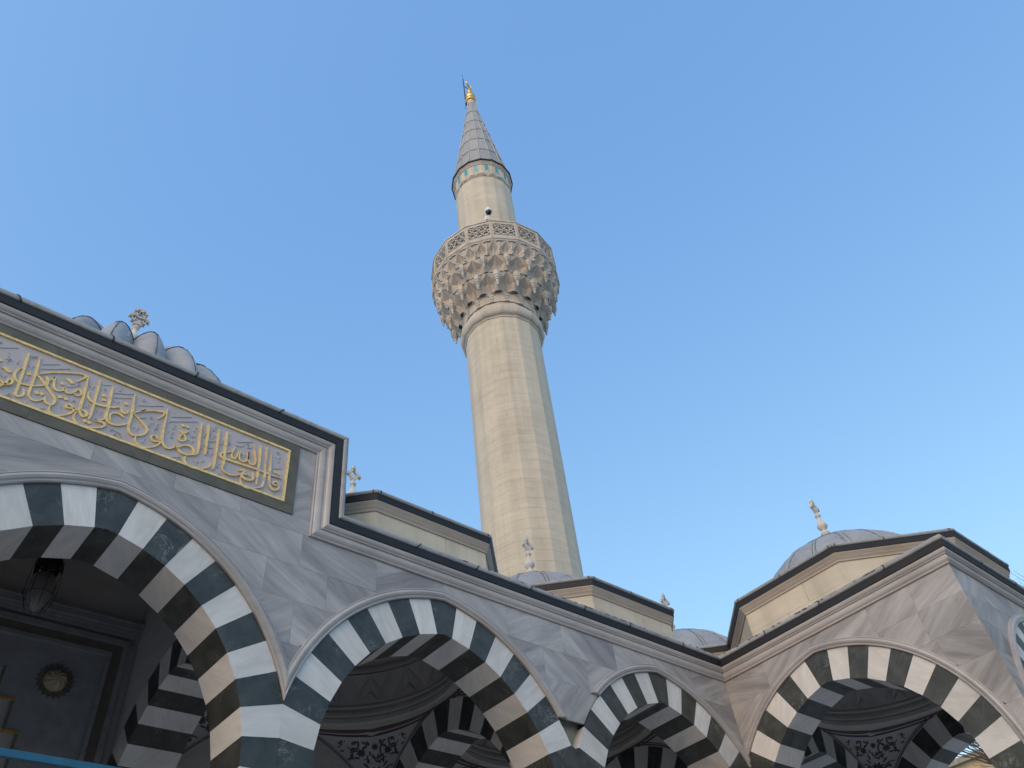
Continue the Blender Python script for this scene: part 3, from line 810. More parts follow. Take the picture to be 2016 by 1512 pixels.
RINGP = [(1.86, 6.035), (1.80, 6.04), (1.77, 6.07), (1.775, 6.14), (1.80, 6.19), (1.79, 6.21), (1.80, 6.26), (1.845, 6.34), (1.835, 6.37), (1.85, 6.41), (1.875, 6.43), (1.88, 6.95), (1.80, 6.96), (1.78, 7.0), (1.785, 7.06), (1.83, 7.10), (1.81, 7.16), (1.78, 7.2), (1.78, 7.26), (1.80, 7.3)]
DOMEP = [(1.80, 7.3)] + [(1.80 * cos(a), 7.3 + 1.45 * sin(a)) for a in [pi / 2 * k / 10 for k in range(1, 10)]] + [(0, 8.75)]
pm = None
BAYS = [((6.20, CYI), 'bay behind the second arch'), ((10.63, CYI), 'bay by the inner corner'), ((CX5, CYI), 'corner bay'), ((CX5, 6.10), 'wing bay'), ((-2.826, CYI), 'bay left of the portal')]
for (cx, cy), lab in BAYS:
    v = part('bay_vault', por, 'painted vault of the ' + lab, (cx, cy, E + 6))
    if pm is None:
        pm = mesh_from('pendentive', pend_mb(), [M_plasw], (0, 0, 0)); om = mesh_from('painted_ornament', orn_mb(), [M_pblue, M_pred], (0, 0, 0), weld=False)
    for k in range(4):
        inst('pendentive', pm, v, (cx, cy, E), k * pi / 2)
        q_ = inst('painted_ornament', om, v, (cx, cy, E), k * pi / 2); q_['kind'] = 'stuff'
    mb = MB(); mb.lathe(RINGP, (cx, cy), 48, smooth=False); obj('ring_cornice', mb, M_plas, v)
    mb = MB(); mb.lathe(DOMEP, (cx, cy), 32); obj('inner_dome', mb, M_plas, v)
    # zigzag relief band
    mb = MB(); NZ = 16
    for k in range(NZ):
        a = 2 * pi * k / NZ; w = pi / NZ
        def P(u, z, d): return (cx + (1.875 - d) * cos(a + u * w), cy + (1.875 - d) * sin(a + u * w), z)
        T = P(0, 6.93, .09); 
        mb.face([P(-1, 6.93, .10), P(-.5, 6.70, .01), P(0, 6.93, .10)]); mb.face([P(0, 6.93, .10), P(.5, 6.70, .01), P(1, 6.93, .10)])
        mb.face([P(-1, 6.44, .012), P(-.5, 6.70, .012), P(-1, 6.93, .10)]); mb.face([P(1, 6.44, .012), P(1, 6.93, .10), P(.5, 6.70, .012)])
        mb.face([P(-.45, 6.44, .012), P(0, 6.66, .012), P(0, 6.93, .10), P(-.5, 6.70, .012)]); mb.face([P(.45, 6.44, .012), P(.5, 6.70, .012), P(0, 6.93, .10), P(0, 6.66, .012)])
        mb.face([P(-.42, 6.43, .05), P(0, 6.62, .05), P(.42, 6.43, .05), P(0, 6.43, .05)])
    obj('muqarnas_band', mb, M_plasw, v, weld=False)
# back wall of the portico
for x0, x1 in ((-.933, -.183), (3.557, 4.33), (8.07, 8.76), (12.5, 13.27)):
    mb = MB(); mb.box(x0, x1, YBK - .03, YBK + .01, -E + .15, 2.715); obj('wall_pilaster', mb, M_vw, por)
mb = MB(); mb.box(-7.1, -.2, YBK, YBK + .6, -E, 6.6); mb.box(-.2, 4.0, YBK, YBK + .6, -E, 7.95); mb.box(4.0, 17.71, YBK, YBK + .6, -E, 6.6)
obj('back_wall', mb, M_plas, por)
# portal bay: plain high box, flat ceiling ring and dome
v = part('bay_vault', por, 'tall plain vault over the portal', (1.687, CYI, E + 7.9))
mb = MB()
for k in range(32):
    a0, a1 = 2 * pi * k / 32, 2 * pi * (k + 1) / 32
    def sq(a):
        m = max(abs(cos(a)), abs(sin(a))); return (1.687 + HB * cos(a) / m, CYI + HB * sin(a) / m, 7.9)
    mb.face([sq(a0), sq(a1), (1.687 + 1.5 * cos(a1), CYI + 1.5 * sin(a1), 7.9), (1.687 + 1.5 * cos(a0), CYI + 1.5 * sin(a0), 7.9)])
mb.lathe([(1.5, 7.9), (1.5, 9.1)] + [(1.42 * cos(a), 9.1 + 1.3 * sin(a)) for a in [pi / 2 * k / 8 for k in range(8)]] + [(0, 10.4)], (1.687, CYI), 32)
obj('inner_dome', mb, M_plas, v)

# ------------------------------------------------------------------ portal in the back wall
pt = part('portal', por, 'dark carved marble doorway surround with stepped gilded niche', (1.687, YBK, E + 5))
cx = 1.687; yb = YBK
def wallp(a, b, t): return (a, yb - t, b)
mb = MB(); 
for z0, z1, d in ((6.70, 6.76, .05), (6.76, 6.84, .10), (6.84, 6.88, .12), (6.88, 6.97, .17), (6.97, 7.0, .19)):
    mb.box(cx - HB + .002, cx + HB - .002, yb - d, yb + .01, z0, z1)
obj('crown_moulding', mb, M_twall, pt)
def frame(r0, r1, d, zt0, zt1, mat, name):
    mb = MB()
    mb.box(cx + r0, cx + r1, yb - d, yb + .02, -E + .15, zt1); mb.box(cx - r1, cx - r0, yb - d, yb + .02, -E + .15, zt1); mb.box(cx - r0, cx + r0, yb - d, yb + .02, zt0, zt1)
    obj(name, mb, mat, pt)
frame(1.66, 1.74, .12, 6.62, 6.70, M_twall, 'outer_frame'); frame(1.52, 1.66, .08, 6.48, 6.62, M_tfr, 'carved_band'); frame(1.46, 1.52, .11, 6.42, 6.48, M_twall, 'inner_frame')
mb = MB(); mb.box(cx - 1.46, cx + 1.46, yb - .05, yb + .02, 5.97, 6.42)
steps = [(.19, 5.97), (.43, 5.53), (.61, 5.11), (.83, 4.6), (1.0, 4.1)]
for (w0, z1), (w1, z0) in zip(steps, steps[1:] + [(1.0, -E + .15)]):
    for sx in (-1, 1):
        a, b = sorted((cx + sx * (w0 + .0), cx + sx * 1.46)); mb.box(a, b, yb - .05, yb + .02, z0, z1)
obj('niche_wall', mb, M_twall, pt)
mb = MB(); mg = MB()
for (w0, z0), (w1, z1) in zip(steps, steps[1:]):
    for sx in (-1, 1):
        a, b = sorted((cx + sx * w0, cx + sx * (w1 + .02)))
        a, b = sorted((cx + sx * (w0 - .02), cx + sx * (w1 + .01)))
        mg = MB(); mg.box(a, b, yb - .08, yb - .045, z1 - .02 + .0, z1 + .015); obj('gilded_step', mg, M_tgold, pt)
        a, b = sorted((cx + sx * (w0 - .018), cx + sx * (w0 + .018)))
        mb = MB(); mb.box(a, b, yb - .062, yb - .04, z1 + .016, z0 - .0); obj('niche_edge', mb, M_tfr, pt)
# boss with swirling gadroons inside a ring of carved leaves
for sx in (1, -1):
    bc = (cx + sx * .87, 5.90); mb = MB(); nseg, nr = 48, 6
    for i in range(nseg):
        for j in range(nr):
            def q(i, j):
                rr = .165 * sin(pi / 2 * (nr - j) / nr); a = 2 * pi * i / nseg + .9 * (1 - rr / .165)
                h = .05 + .13 * cos(pi / 2 * (nr - j) / nr) + .012 * cos(9 * (2 * pi * i / nseg)) * sin(pi * (nr - j) / nr)
                return (bc[0] + rr * cos(a), yb - h, bc[1] + rr * sin(a))
            if j < nr - 1: mb.face([q(i, j), q(i + 1, j), q(i + 1, j + 1), q(i, j + 1)], smooth=True)
            else: mb.face([q(i, j), q(i + 1, j), q(i, j + 1)], smooth=True)
    b_ = obj('carved_boss', mb, M_boss, pt); mb = MB()
    for i in range(20):
        a = 2 * pi * i / 20
        for r0, r1, w in ((.17, .235, .11), (.20, .265, .06)):
            aa = a + (0 if w > .1 else pi / 20)
            mb.prism([(bc[0] + r0 * cos(aa - w), bc[1] + r0 * sin(aa - w)), (bc[0] + r0 * cos(aa + w), bc[1] + r0 * sin(aa + w)), (bc[0] + (r0 + r1) / 2 * cos(aa + w * 1.1), bc[1] + (r0 + r1) / 2 * sin(aa + w * 1.1)), (bc[0] + r1 * cos(aa), bc[1] + r1 * sin(aa)), (bc[0] + (r0 + r1) / 2 * cos(aa - w * 1.1), bc[1] + (r0 + r1) / 2 * sin(aa - w * 1.1))], wallp, .045, .075)
    obj('leaf_ring', mb, M_tfr, b_)

# ------------------------------------------------------------------ columns
def column(x, y, s=1.0):
    c = part('column', por, None, (x, y, 0))
    mb = MB(); mb.lathe([(0, -E), (.36, -E), (.36, -E + .12), (.30, -E + .2), (.27, -E + .3), (.25, -E + .34)], (x, y), 24); obj('base', mb, M_vw, c)
    mb = MB(); mb.lathe([(.24, -E + .34), (.225, 1.95)], (x, y), 28); obj('shaft', mb, M_vw, c)
    mb = MB()
    prof = [(.24, 1.95), (.27, 1.98), (.24, 2.02), (.27, 2.2), (.33, 2.4), (.37, 2.62)]
    for k in range(16):
        a0, am, a1 = 2 * pi * k / 16, 2 * pi * (k + .5) / 16, 2 * pi * (k + 1) / 16
        for (r0, z0), (r1, z1) in zip(prof, prof[1:]):
            for aa, ab, ra, rb in ((a0, am, 1, .93), (am, a1, .93, 1)):
                mb.face([(x + r0 * ra * cos(aa), y + r0 * ra * sin(aa), z0), (x + r0 * rb * cos(ab), y + r0 * rb * sin(ab), z0), (x + r1 * rb * cos(ab), y + r1 * rb * sin(ab), z1), (x + r1 * ra * cos(aa), y + r1 * ra * sin(aa), z1)])
    mb.box(x - .385, x + .385, y - .35, y + .35, 2.62, 2.72); obj('capital', mb, M_vw, c)
for x in (-5.08, -.569, 3.944, 8.415): column(x, 8.35)
column(12.93, 8.35); column(12.95, 3.88); column(17.35, 3.88); column(17.35, 8.35)
mb = MB(); mb.box(-7.1, 18.2, 7.4, YBK, -E - .2, -E + .0 + .15); mb.box(12.0, 18.2, 2.9, 7.398, -E - .2, -E + .15); obj('floor_slab', mb, M_mold, por)

# ------------------------------------------------------------------ inscription
CAL = json.loads('''{"G":[[[[0.296,7.461],[0.303,7.4],[0.325,7.197],[0.34,6.983],[0.349,6.856],[0.355,6.812],[0.386,6.8],[0.416,6.829],[0.422,6.874],[0.404,6.93]],0.0272],[[[0.297,7.211],[0.268,7.15],[0.261,7.077],[0.292,7.016],[0.338,6.988],[0.397,6.992],[0.477,7.019],[0.552,7.066],[0.579,7.099],[0.581,7.175]],0.0242],[[[0.423,7.463],[0.433,7.352],[0.448,7.221],[0.458,7.053],[0.464,6.934],[0.475,6.868],[0.511,6.829],[0.559,6.827],[0.604,6.864],[0.63,6.906]],0.0249],[[[0.445,7.176],[0.485,7.18],[0.549,7.131],[0.629,7.054],[0.702,6.986],[0.734,6.942],[0.738,6.891],[0.72,6.856],[0.689,6.851],[0.655,6.862],[0.632,6.907],[0.633,6.934]],0.0264],[[[0.464,7.193],[0.541,7.267],[0.631,7.33],[0.741,7.392],[0.855,7.448],[0.913,7.461],[0.938,7.449],[0.929,7.404],[0.867,7.312]],0.0245],[[[0.556,7.223],[0.589,7.174],[0.597,7.122],[0.592,7.088]],0.0269],[[[0.589,7.174],[0.623,7.2],[0.641,7.264],[0.648,7.215],[0.667,7.126],[0.698,7.087],[0.736,7.085],[0.77,7.113],[0.784,7.156],[0.807,7.113],[0.839,7.106],[0.874,7.13],[0.896,7.176],[0.92,7.212],[0.953,7.197],[0.963,7.158],[0.948,7.125],[0.917,7.117],[0.886,7.133]],0.0253],[[[0.72,6.856],[0.71,6.803],[0.729,6.748],[0.774,6.728],[0.828,6.738],[0.882,6.778],[0.926,6.825],[0.95,6.874],[0.947,6.915],[0.886,6.894],[0.863,6.908],[0.87,6.936],[0.904,6.95],[0.944,6.928],[0.985,6.914],[1.018,6.932]],0.0259],[[[0.964,7.468],[0.976,7.357],[0.99,7.211],[1.004,7.032],[1.013,6.921],[1.038,6.874],[1.069,6.854],[1.095,6.886],[1.086,6.924],[1.055,6.938],[1.013,6.929]],0.0289],[[[1.1,7.476],[1.113,7.359],[1.123,7.186],[1.136,6.994],[1.138,6.897],[1.129,6.838]],0.0256],[[[1.263,7.459],[1.273,7.309],[1.288,7.127],[1.298,6.983],[1.326,6.925],[1.376,6.902],[1.444,6.913],[1.505,6.951],[1.532,6.99]],0.0297],[[[1.03,7.247],[1.038,7.176],[1.068,7.13],[1.121,7.109],[1.183,7.106],[1.267,7.121],[1.348,7.153],[1.411,7.19],[1.438,7.152],[1.472,7.126],[1.505,7.144],[1.508,7.203]],0.0276],[[[1.492,7.06],[1.437,7.083],[1.377,7.075],[1.338,7.035],[1.337,6.979],[1.364,6.932]],0.0221],[[[0.987,6.894],[0.977,6.823],[0.994,6.761],[1.038,6.725],[1.106,6.719],[1.2,6.748],[1.282,6.793],[1.315,6.84],[1.3,6.872],[1.254,6.868],[1.194,6.867],[1.248,6.889],[1.289,6.932],[1.3,6.984]],0.0264],[[[1.526,7.479],[1.542,7.331],[1.559,7.199],[1.564,7.063],[1.569,6.954],[1.595,6.882],[1.649,6.855],[1.719,6.887],[1.766,6.939],[1.781,7.015],[1.733,7.064],[1.655,7.124],[1.563,7.182]],0.0262],[[[1.578,7.177],[1.636,7.247],[1.707,7.305],[1.654,7.254],[1.741,7.311],[1.833,7.354],[1.901,7.374],[1.923,7.364],[1.905,7.312],[1.864,7.235]],0.0262],[[[1.674,6.867],[1.688,6.787],[1.754,6.734],[1.837,6.752],[1.922,6.816],[1.965,6.905],[1.896,6.882],[1.855,6.9],[1.852,6.949],[1.893,6.969],[1.941,6.934],[2.001,6.944]],0.0247],[[[1.942,7.455],[1.954,7.294],[1.962,7.134],[1.971,7.005],[1.992,6.91],[2.03,6.863],[2.081,6.856],[2.132,6.901],[2.149,6.942],[2.183,6.899],[2.241,6.865],[2.303,6.865],[2.36,6.89],[2.382,6.937],[2.362,6.987],[2.316,7.011],[2.257,6.995],[2.205,6.947],[2.166,6.884]],0.027],[[[2.361,6.887],[2.411,6.92],[2.429,6.992],[2.425,7.084],[2.409,7.227],[2.403,7.363],[2.395,7.45]],0.0234],[[[2.152,7.198],[2.179,7.176],[2.207,7.168],[2.264,7.238]],0.0233],[[[2.203,7.163],[2.167,7.091],[2.169,7.048],[2.202,7.038],[2.238,7.065],[2.241,7.103],[2.217,7.143],[2.195,7.162]],0.023],[[[2.483,7.461],[2.499,7.342],[2.509,7.167],[2.523,6.969]],0.0285],[[[2.298,6.847],[2.293,6.783],[2.331,6.723],[2.396,6.702],[2.476,6.716],[2.551,6.758],[2.604,6.814],[2.612,6.874]],0.0202],[[[2.633,7.456],[2.641,7.316],[2.653,7.115],[2.661,6.944],[2.659,6.831],[2.644,6.778]],0.0211],[[[2.74,7.465],[2.749,7.328],[2.757,7.179],[2.767,7.02],[2.781,6.887]],0.0291],[[[2.862,7.178],[2.776,7.129],[2.72,7.082],[2.714,7.043],[2.751,7.02],[2.827,7.022],[2.957,7.032],[3.124,7.042],[3.294,7.049],[3.433,7.044],[3.573,7.052]],0.0311],[[[2.88,7.281],[2.872,7.221],[2.852,7.122],[2.89,7.076],[2.92,7.114],[2.932,7.195],[2.95,7.239],[2.959,7.112],[3.014,7.083],[3.057,7.117],[3.079,7.196],[3.07,7.275],[3.086,7.131],[3.151,7.09],[3.181,7.162],[3.157,7.29],[3.121,7.428]],0.0196],[[[3.215,7.463],[3.231,7.255],[3.233,7.117],[3.239,6.97],[3.239,6.803]],0.0299],[[[3.31,7.478],[3.317,7.31],[3.322,7.144],[3.333,7.013],[3.333,6.878],[3.315,6.804],[3.244,6.747],[3.161,6.708],[3.084,6.703],[3.036,6.747],[3.018,6.837]],0.0266],[[[2.979,6.925],[3.053,6.95],[3.041,6.907],[3.026,6.86],[3.077,6.828],[3.143,6.833],[3.186,6.879],[3.165,6.977]],0.031],[[[3.029,6.888],[3.099,6.904],[3.137,6.911]],0.0241],[[[2.76,6.897],[2.781,6.835],[2.84,6.805],[2.915,6.81],[3.011,6.86]],0.0175],[[[3.377,7.396],[3.391,7.191],[3.398,7.042],[3.407,6.911],[3.435,6.843],[3.484,6.818],[3.537,6.861],[3.542,6.93],[3.501,6.966],[3.459,6.931],[3.474,6.903],[3.531,6.912]],0.0298],[[[0.15,6.931],[0.182,6.903],[0.224,6.891],[0.269,6.923],[0.27,6.973],[0.244,6.988],[0.225,6.952],[0.221,6.89],[0.187,6.864],[0.144,6.856],[0.128,6.811]],0.0239],[[[0.184,6.826],[0.199,6.876]],0.0199],[[[0.013,7.255],[0.061,7.06],[0.102,6.82],[0.129,6.695],[0.164,6.68],[0.189,6.718]],0.0228],[[[-0.001,6.925],[0.057,6.865],[0.121,6.879],[0.166,6.929]],0.0215],[[[-0.101,7.245],[-0.055,7.063],[-0.012,6.847]],0.0218],[[[-0.178,7.158],[-0.132,6.978],[-0.106,6.815],[-0.039,6.749],[0.027,6.776],[0.042,6.843]],0.0209]],"M":[[[[0.329,7.423],[0.391,7.463]],0.0089],[[[0.342,7.408],[0.394,7.441]],0.0089],[[[0.471,7.376],[0.632,7.476]],0.0091],[[[0.48,7.304],[0.757,7.474]],0.0091],[[[0.006,7.372],[0.18,7.478]],0.0088],[[[-0.02,7.452],[0.013,7.473]],0.0087],[[[-0.014,7.432],[0.012,7.45]],0.0086],[[[0.536,6.694],[0.682,6.778]],0.0083],[[[1.152,7.431],[1.24,7.475]],0.0095],[[[1.302,7.375],[1.517,7.476]],0.0097],[[[1.31,7.304],[1.502,7.4]],0.0096],[[[1.594,7.327],[1.746,7.407]],0.0098],[[[0.791,7.187],[0.877,7.245],[0.9,7.287],[0.912,7.306]],0.009],[[[0.218,6.722],[0.275,6.757],[0.291,6.793],[0.316,6.796],[0.318,6.768],[0.293,6.763]],0.0072],[[[0.346,7.286],[0.372,7.276],[0.392,7.244]],0.0106],[[[0.392,7.244],[0.385,7.278],[0.404,7.305]],0.0106],[[[0.141,7.005],[0.166,6.996],[0.185,6.965]],0.0101],[[[0.185,6.965],[0.179,6.997],[0.196,7.022]],0.0101],[[[1.012,7.339],[1.039,7.329],[1.059,7.296]],0.0112],[[[1.059,7.296],[1.054,7.331],[1.075,7.36]],0.0112],[[[0.443,6.755],[0.468,6.746],[0.487,6.715]],0.01],[[[0.487,6.715],[0.481,6.747],[0.499,6.772]],0.01],[[[1.322,7.259],[1.349,7.249],[1.369,7.215]],0.0114],[[[1.369,7.215],[1.364,7.251],[1.387,7.279]],0.0114],[[[1.18,7.018],[1.207,7.008],[1.226,6.975]],0.0109],[[[1.226,6.975],[1.221,7.009],[1.243,7.036]],0.0109],[[[1.624,6.982],[1.652,6.972],[1.67,6.939]],0.0112],[[[1.67,6.939],[1.667,6.974],[1.691,7.001]],0.0112],[[[0.241,7.31],[0.235,7.274],[0.245,7.258],[0.23,7.245]],0.0105],[[[0.4,7.124],[0.393,7.089],[0.403,7.072],[0.388,7.06]],0.0103],[[[1.08,7.068],[1.071,7.032],[1.08,7.015],[1.063,7.003]],0.0108],[[[0.952,6.762],[0.944,6.728],[0.953,6.712],[0.936,6.701]],0.0103],[[[1.362,7.504],[1.351,7.464],[1.361,7.446],[1.342,7.433]],0.0116],[[[1.226,8.461],[1.215,8.415],[1.226,8.396],[1.206,8.379]],0.0129],[[[0.129,7.31],[0.123,7.274],[0.133,7.257],[0.118,7.245]],0.0104],[[[1.18,7.37],[1.194,7.388],[1.205,7.371],[1.196,7.35],[1.183,7.361]],0.0093],[[[1.632,7.45],[1.647,7.469],[1.658,7.452],[1.648,7.43],[1.634,7.441]],0.0097],[[[0.894,7.294],[0.907,7.311],[0.918,7.295],[0.91,7.275],[0.897,7.285]],0.0091],[[[0.779,6.949],[0.804,6.921],[0.82,6.857]],0.0095],[[[0.92,7.059],[0.913,7.037],[0.934,7.04],[0.902,7.002]],0.0098],[[[1.628,7.16],[1.666,7.155],[1.732,7.192]],0.0084],[[[0.152,7.191],[0.14,7.246],[0.163,7.28],[0.174,7.257],[0.143,7.241]],0.0085],[[[0.111,7.355],[0.137,7.334]],0.0095],[[[1.633,7.345],[1.889,7.478]],0.0106],[[[2.008,7.355],[2.257,7.484]],0.0109],[[[2.022,7.261],[2.028,7.285],[2.344,7.449]],0.0105],[[[2.535,7.2],[2.62,7.243]],0.0109],[[[2.883,7.402],[2.914,7.385],[3.108,7.479]],0.0113],[[[2.568,6.694],[2.674,6.746]],0.0103],[[[3.429,7.167],[3.559,7.222]],0.0116],[[[2.016,7.467],[2.051,7.423]],0.0107],[[[2.777,7.47],[2.794,7.443]],0.0113],[[[2.05,6.699],[2.127,6.732],[2.178,6.776],[2.222,6.759],[2.248,6.781],[2.239,6.802],[2.198,6.779]],0.01],[[[2.881,7.309],[2.947,7.321],[2.998,7.36],[2.983,7.381]],0.0113],[[[1.829,7.161],[1.856,7.147],[1.876,7.112]],0.0113],[[[1.876,7.112],[1.873,7.149],[1.895,7.179]],0.0113],[[[2.281,7.105],[2.309,7.09],[2.328,7.055]],0.0116],[[[2.328,7.055],[2.326,7.092],[2.351,7.123]],0.0116],[[[2.53,7.317],[2.558,7.302],[2.578,7.266]],0.0121],[[[2.578,7.266],[2.577,7.304],[2.603,7.337]],0.0121],[[[2.969,7.207],[2.998,7.192],[3.017,7.156]],0.0124],[[[3.017,7.156],[3.017,7.194],[3.045,7.227]],0.0124],[[[3.443,7.385],[3.473,7.37],[3.492,7.332]],0.0131],[[[3.492,7.332],[3.493,7.372],[3.524,7.407]],0.0131],[[[2.397,6.827],[2.424,6.812],[2.443,6.778]],0.0113],[[[2.443,6.778],[2.442,6.814],[2.466,6.844]],0.0114],[[[3.427,6.762],[3.456,6.747],[3.475,6.711]],0.0122],[[[3.475,6.711],[3.476,6.748],[3.505,6.779]],0.0122],[[[2.548,7.031],[2.576,7.017],[2.595,6.982]],0.0117],[[[2.595,6.982],[2.594,7.019],[2.62,7.05]],0.0118],[[[2.02,7.118],[2.048,7.104],[2.067,7.07]],0.0114],[[[2.067,7.07],[2.065,7.106],[2.088,7.137]],0.0114],[[[1.802,7.152],[1.787,7.106],[1.799,7.086],[1.78,7.073]],0.0112],[[[1.789,6.88],[1.774,6.837],[1.786,6.816],[1.767,6.805]],0.0108],[[[2.003,6.779],[1.988,6.736],[1.999,6.716],[1.98,6.704]],0.0108],[[[2.727,6.935],[2.708,6.889],[2.719,6.868],[2.698,6.855]],0.0117],[[[2.482,7.126],[2.464,7.079],[2.475,7.058],[2.454,7.045]],0.0117],[[[2.088,7.266],[2.072,7.219],[2.084,7.197],[2.064,7.184]],0.0116],[[[3.352,6.78],[3.33,6.734],[3.341,6.713],[3.318,6.7]],0.012],[[[2.346,7.354],[2.328,7.306],[2.34,7.284],[2.319,7.27]],0.0119],[[[2.583,7.491],[2.564,7.442],[2.575,7.419],[2.554,7.405]],0.0123],[[[2.718,7.313],[2.699,7.264],[2.71,7.242],[2.688,7.228]],0.0122],[[[2.482,7.319],[2.463,7.271],[2.475,7.249],[2.454,7.235]],0.012],[[[1.632,7.443],[1.647,7.463],[1.66,7.445],[1.649,7.422],[1.634,7.433]],0.0092],[[[1.772,7.224],[1.787,7.244],[1.8,7.226],[1.788,7.203],[1.774,7.215]],0.0091],[[[2.788,7.303],[2.807,7.323],[2.819,7.304],[2.805,7.28],[2.79,7.292]],0.0099],[[[3.46,7.464],[3.481,7.486],[3.493,7.466],[3.477,7.441],[3.461,7.453]],0.0106],[[[3.028,7.4],[3.047,7.421],[3.06,7.402],[3.045,7.377],[3.029,7.39]],0.0102],[[[2.291,7.194],[2.305,7.167],[2.321,7.175],[2.319,7.204],[2.331,7.18],[2.349,7.192],[2.347,7.223]],0.0106],[[[2.538,7.126],[2.551,7.099],[2.568,7.107],[2.566,7.136],[2.578,7.112],[2.597,7.124],[2.595,7.155]],0.0107],[[[3.036,7.372],[3.05,7.343],[3.068,7.352],[3.067,7.383],[3.079,7.357],[3.1,7.37],[3.099,7.403]],0.0114],[[[2.739,6.769],[2.765,6.775],[2.744,6.739],[2.726,6.718],[2.725,6.692],[2.801,6.714]],0.0103],[[[1.864,7.077],[1.896,7.09]],0.009],[[[2.065,7.032],[2.101,7.053]],0.0091],[[[3.484,7.301],[3.518,7.317]],0.0104],[[[1.853,7.078],[1.875,6.956]],0.0088],[[[3.3,7.444],[3.337,7.39]],0.0091],[[[2.504,6.843],[2.526,6.893]],0.0081],[[[1.39,6.813],[1.41,6.835],[1.465,6.827],[1.522,6.808]],0.0079],[[[1.393,6.796],[1.405,6.831],[1.467,6.819],[1.57,6.743],[1.507,6.74],[1.454,6.784],[1.439,6.72],[1.524,6.714]],0.0079],[[[1.342,6.735],[1.364,6.73],[1.354,6.702],[1.379,6.709]],0.0078]],"D":[[0.385,7.161,0.03],[0.067,7.198,0.03],[0.395,6.723,0.03],[0.536,6.942,0.03],[0.591,6.956,0.03],[0.769,7.008,0.03],[0.832,7.013,0.03],[0.738,7.208,0.03],[1.197,7.273,0.03],[1.214,7.208,0.03],[1.462,7.28,0.03],[1.105,6.807,0.03],[1.148,6.806,0.03],[2.176,7.289,0.03],[2.231,7.298,0.03],[3.471,7.119,0.03],[3.518,7.117,0.03],[2.867,6.721,0.03],[2.93,6.719,0.03]],"L":[[0.173,7.1],[0.801,7.286]]}''')
ins = part('inscription_panel', por, 'long carved panel with gilded Arabic calligraphy in an olive stone border', (1.687, 8, E + 7.1))
IL, IR, IB, IT = -.276, 3.65, 6.70, 7.585
mb = MB(); mb.box(IL, IR, 8.0, 8.03, IB, IT); obj('field', mb, M_field, ins)
for i, (a, b, c, d) in enumerate(((IL - .14, IR + .14, IT, 7.72), (IL - .14, IR + .14, 6.552, IB), (IR, IR + .14, IB, IT), (IL - .14, IL, IB, IT))):
    cuts = [a, b] if i > 1 else [a, .55, 1.9, 3.0, b]
    for u, w in zip(cuts, cuts[1:]):
        mb = MB(); mb.box(u + .001, w - .001, 7.986, 8.03, c + .001, d - .001); obj('border_stone', mb, M_olive, ins, off=(random.random() * 9, 3))
mb = MB(); g = .030
for a, b, c, d in ((IL, IR, IT - g, IT), (IL, IR, IB, IB + g), (IR - g, IR, IB + g, IT - g), (IL, IL + g, IB + g, IT - g)): mb.box(a, b, 7.978, 7.999, c, d)
obj('gilded_frame', mb, M_goldf, ins)
def spline(P, n=5):
    out = []
    for i in range(len(P) - 1):
        p0, p1, p2, p3 = P[max(i - 1, 0)], P[i], P[i + 1], P[min(i + 2, len(P) - 1)]
        for k in range(n):
            t = k / n
            out.append(tuple(.5 * ((2 * p1[d]) + (-p0[d] + p2[d]) * t + (2 * p0[d] - 5 * p1[d] + 4 * p2[d] - p3[d]) * t * t + (-p0[d] + 3 * p1[d] - 3 * p2[d] + p3[d]) * t ** 3) for d in (0, 1)))
    out.append(tuple(P[-1])); return out
def pen(mb, P, w, y_top, y_base, nib=radians(35), taper=.35, thin=.45):
    P = spline(P) if len(P) > 2 else [tuple(P[0]), tuple((P[0][d] + P[1][d]) / 2 for d in (0, 1)), tuple(P[1])]
    m = len(P); rows = []
    for i, p in enumerate(P):
        a, b = P[max(i - 1, 0)], P[min(i + 1, m - 1)]; d = Vector((b[0] - a[0], b[1] - a[1]))
        if d.length < 1e-7: d = Vector((1, 0))
        d.normalize(); n = Vector((-d.y, d.x))
        k = thin + (1 - thin) * abs(sin(atan2(d.y, d.x) - nib)) ** .8
        e = min(1, taper + (1 - taper) * min(i, m - 1 - i) / (m * .14))
        h = w * .5 * k * e
        rows.append(((p[0] + n.x * h, y_top, p[1] + n.y * h), (p[0] - n.x * h, y_top, p[1] - n.y * h), (p[0] - n.x * h * 1.12, y_base, p[1] - n.y * h * 1.12), (p[0] + n.x * h * 1.12, y_base, p[1] + n.y * h * 1.12)))
    for r, q in zip(rows, rows[1:]):
        mb.face([r[0], q[0], q[1], r[1]]); mb.face([r[1], q[1], q[2], r[2]]); mb.face([r[3], q[3], q[0], r[0]])
    mb.face([rows[0][0], rows[0][1], rows[0][2], rows[0][3]]); mb.face([rows[-1][3], rows[-1][2], rows[-1][1], rows[-1][0]])
def cut_left(P): return [p for p in P]
for i, (P, w) in enumerate(CAL['G']):
    if max(p[0] for p in P) < IL + .05: continue
    mb = MB(); pen(mb, P, w * 1.15, 7.984 - .0003 * i, 8.0005); obj('letter', mb, M_gold, ins, weld=False)
mb = MB()
for x, z, r in CAL['D']:
    mb = MB(); mb.prism([(x - r, z + r * .2), (x - r * .2, z - r * .8), (x + r, z - r * .2), (x + r * .2, z + r * .8)], lambda a, b, t: (a, t, b), 7.985, 8.0005)
    obj('letter_dot', mb, M_gold, ins)
for x, z in CAL['L']:
    r = .06; mb = MB(); mb.prism([(x - r, z + .01), (x - r * .3, z + .035), (x + r, z - .0), (x + r * .4, z - .03)], lambda a, b, t: (a, t, b), 7.985, 8.0005)
    obj('letter_dot', mb, M_gold, ins)
mb = MB()
for i, (P, w) in enumerate(CAL['M']): pen(mb, P, w * .6, 7.991 - .00003 * i, 8.0005, thin=.8)
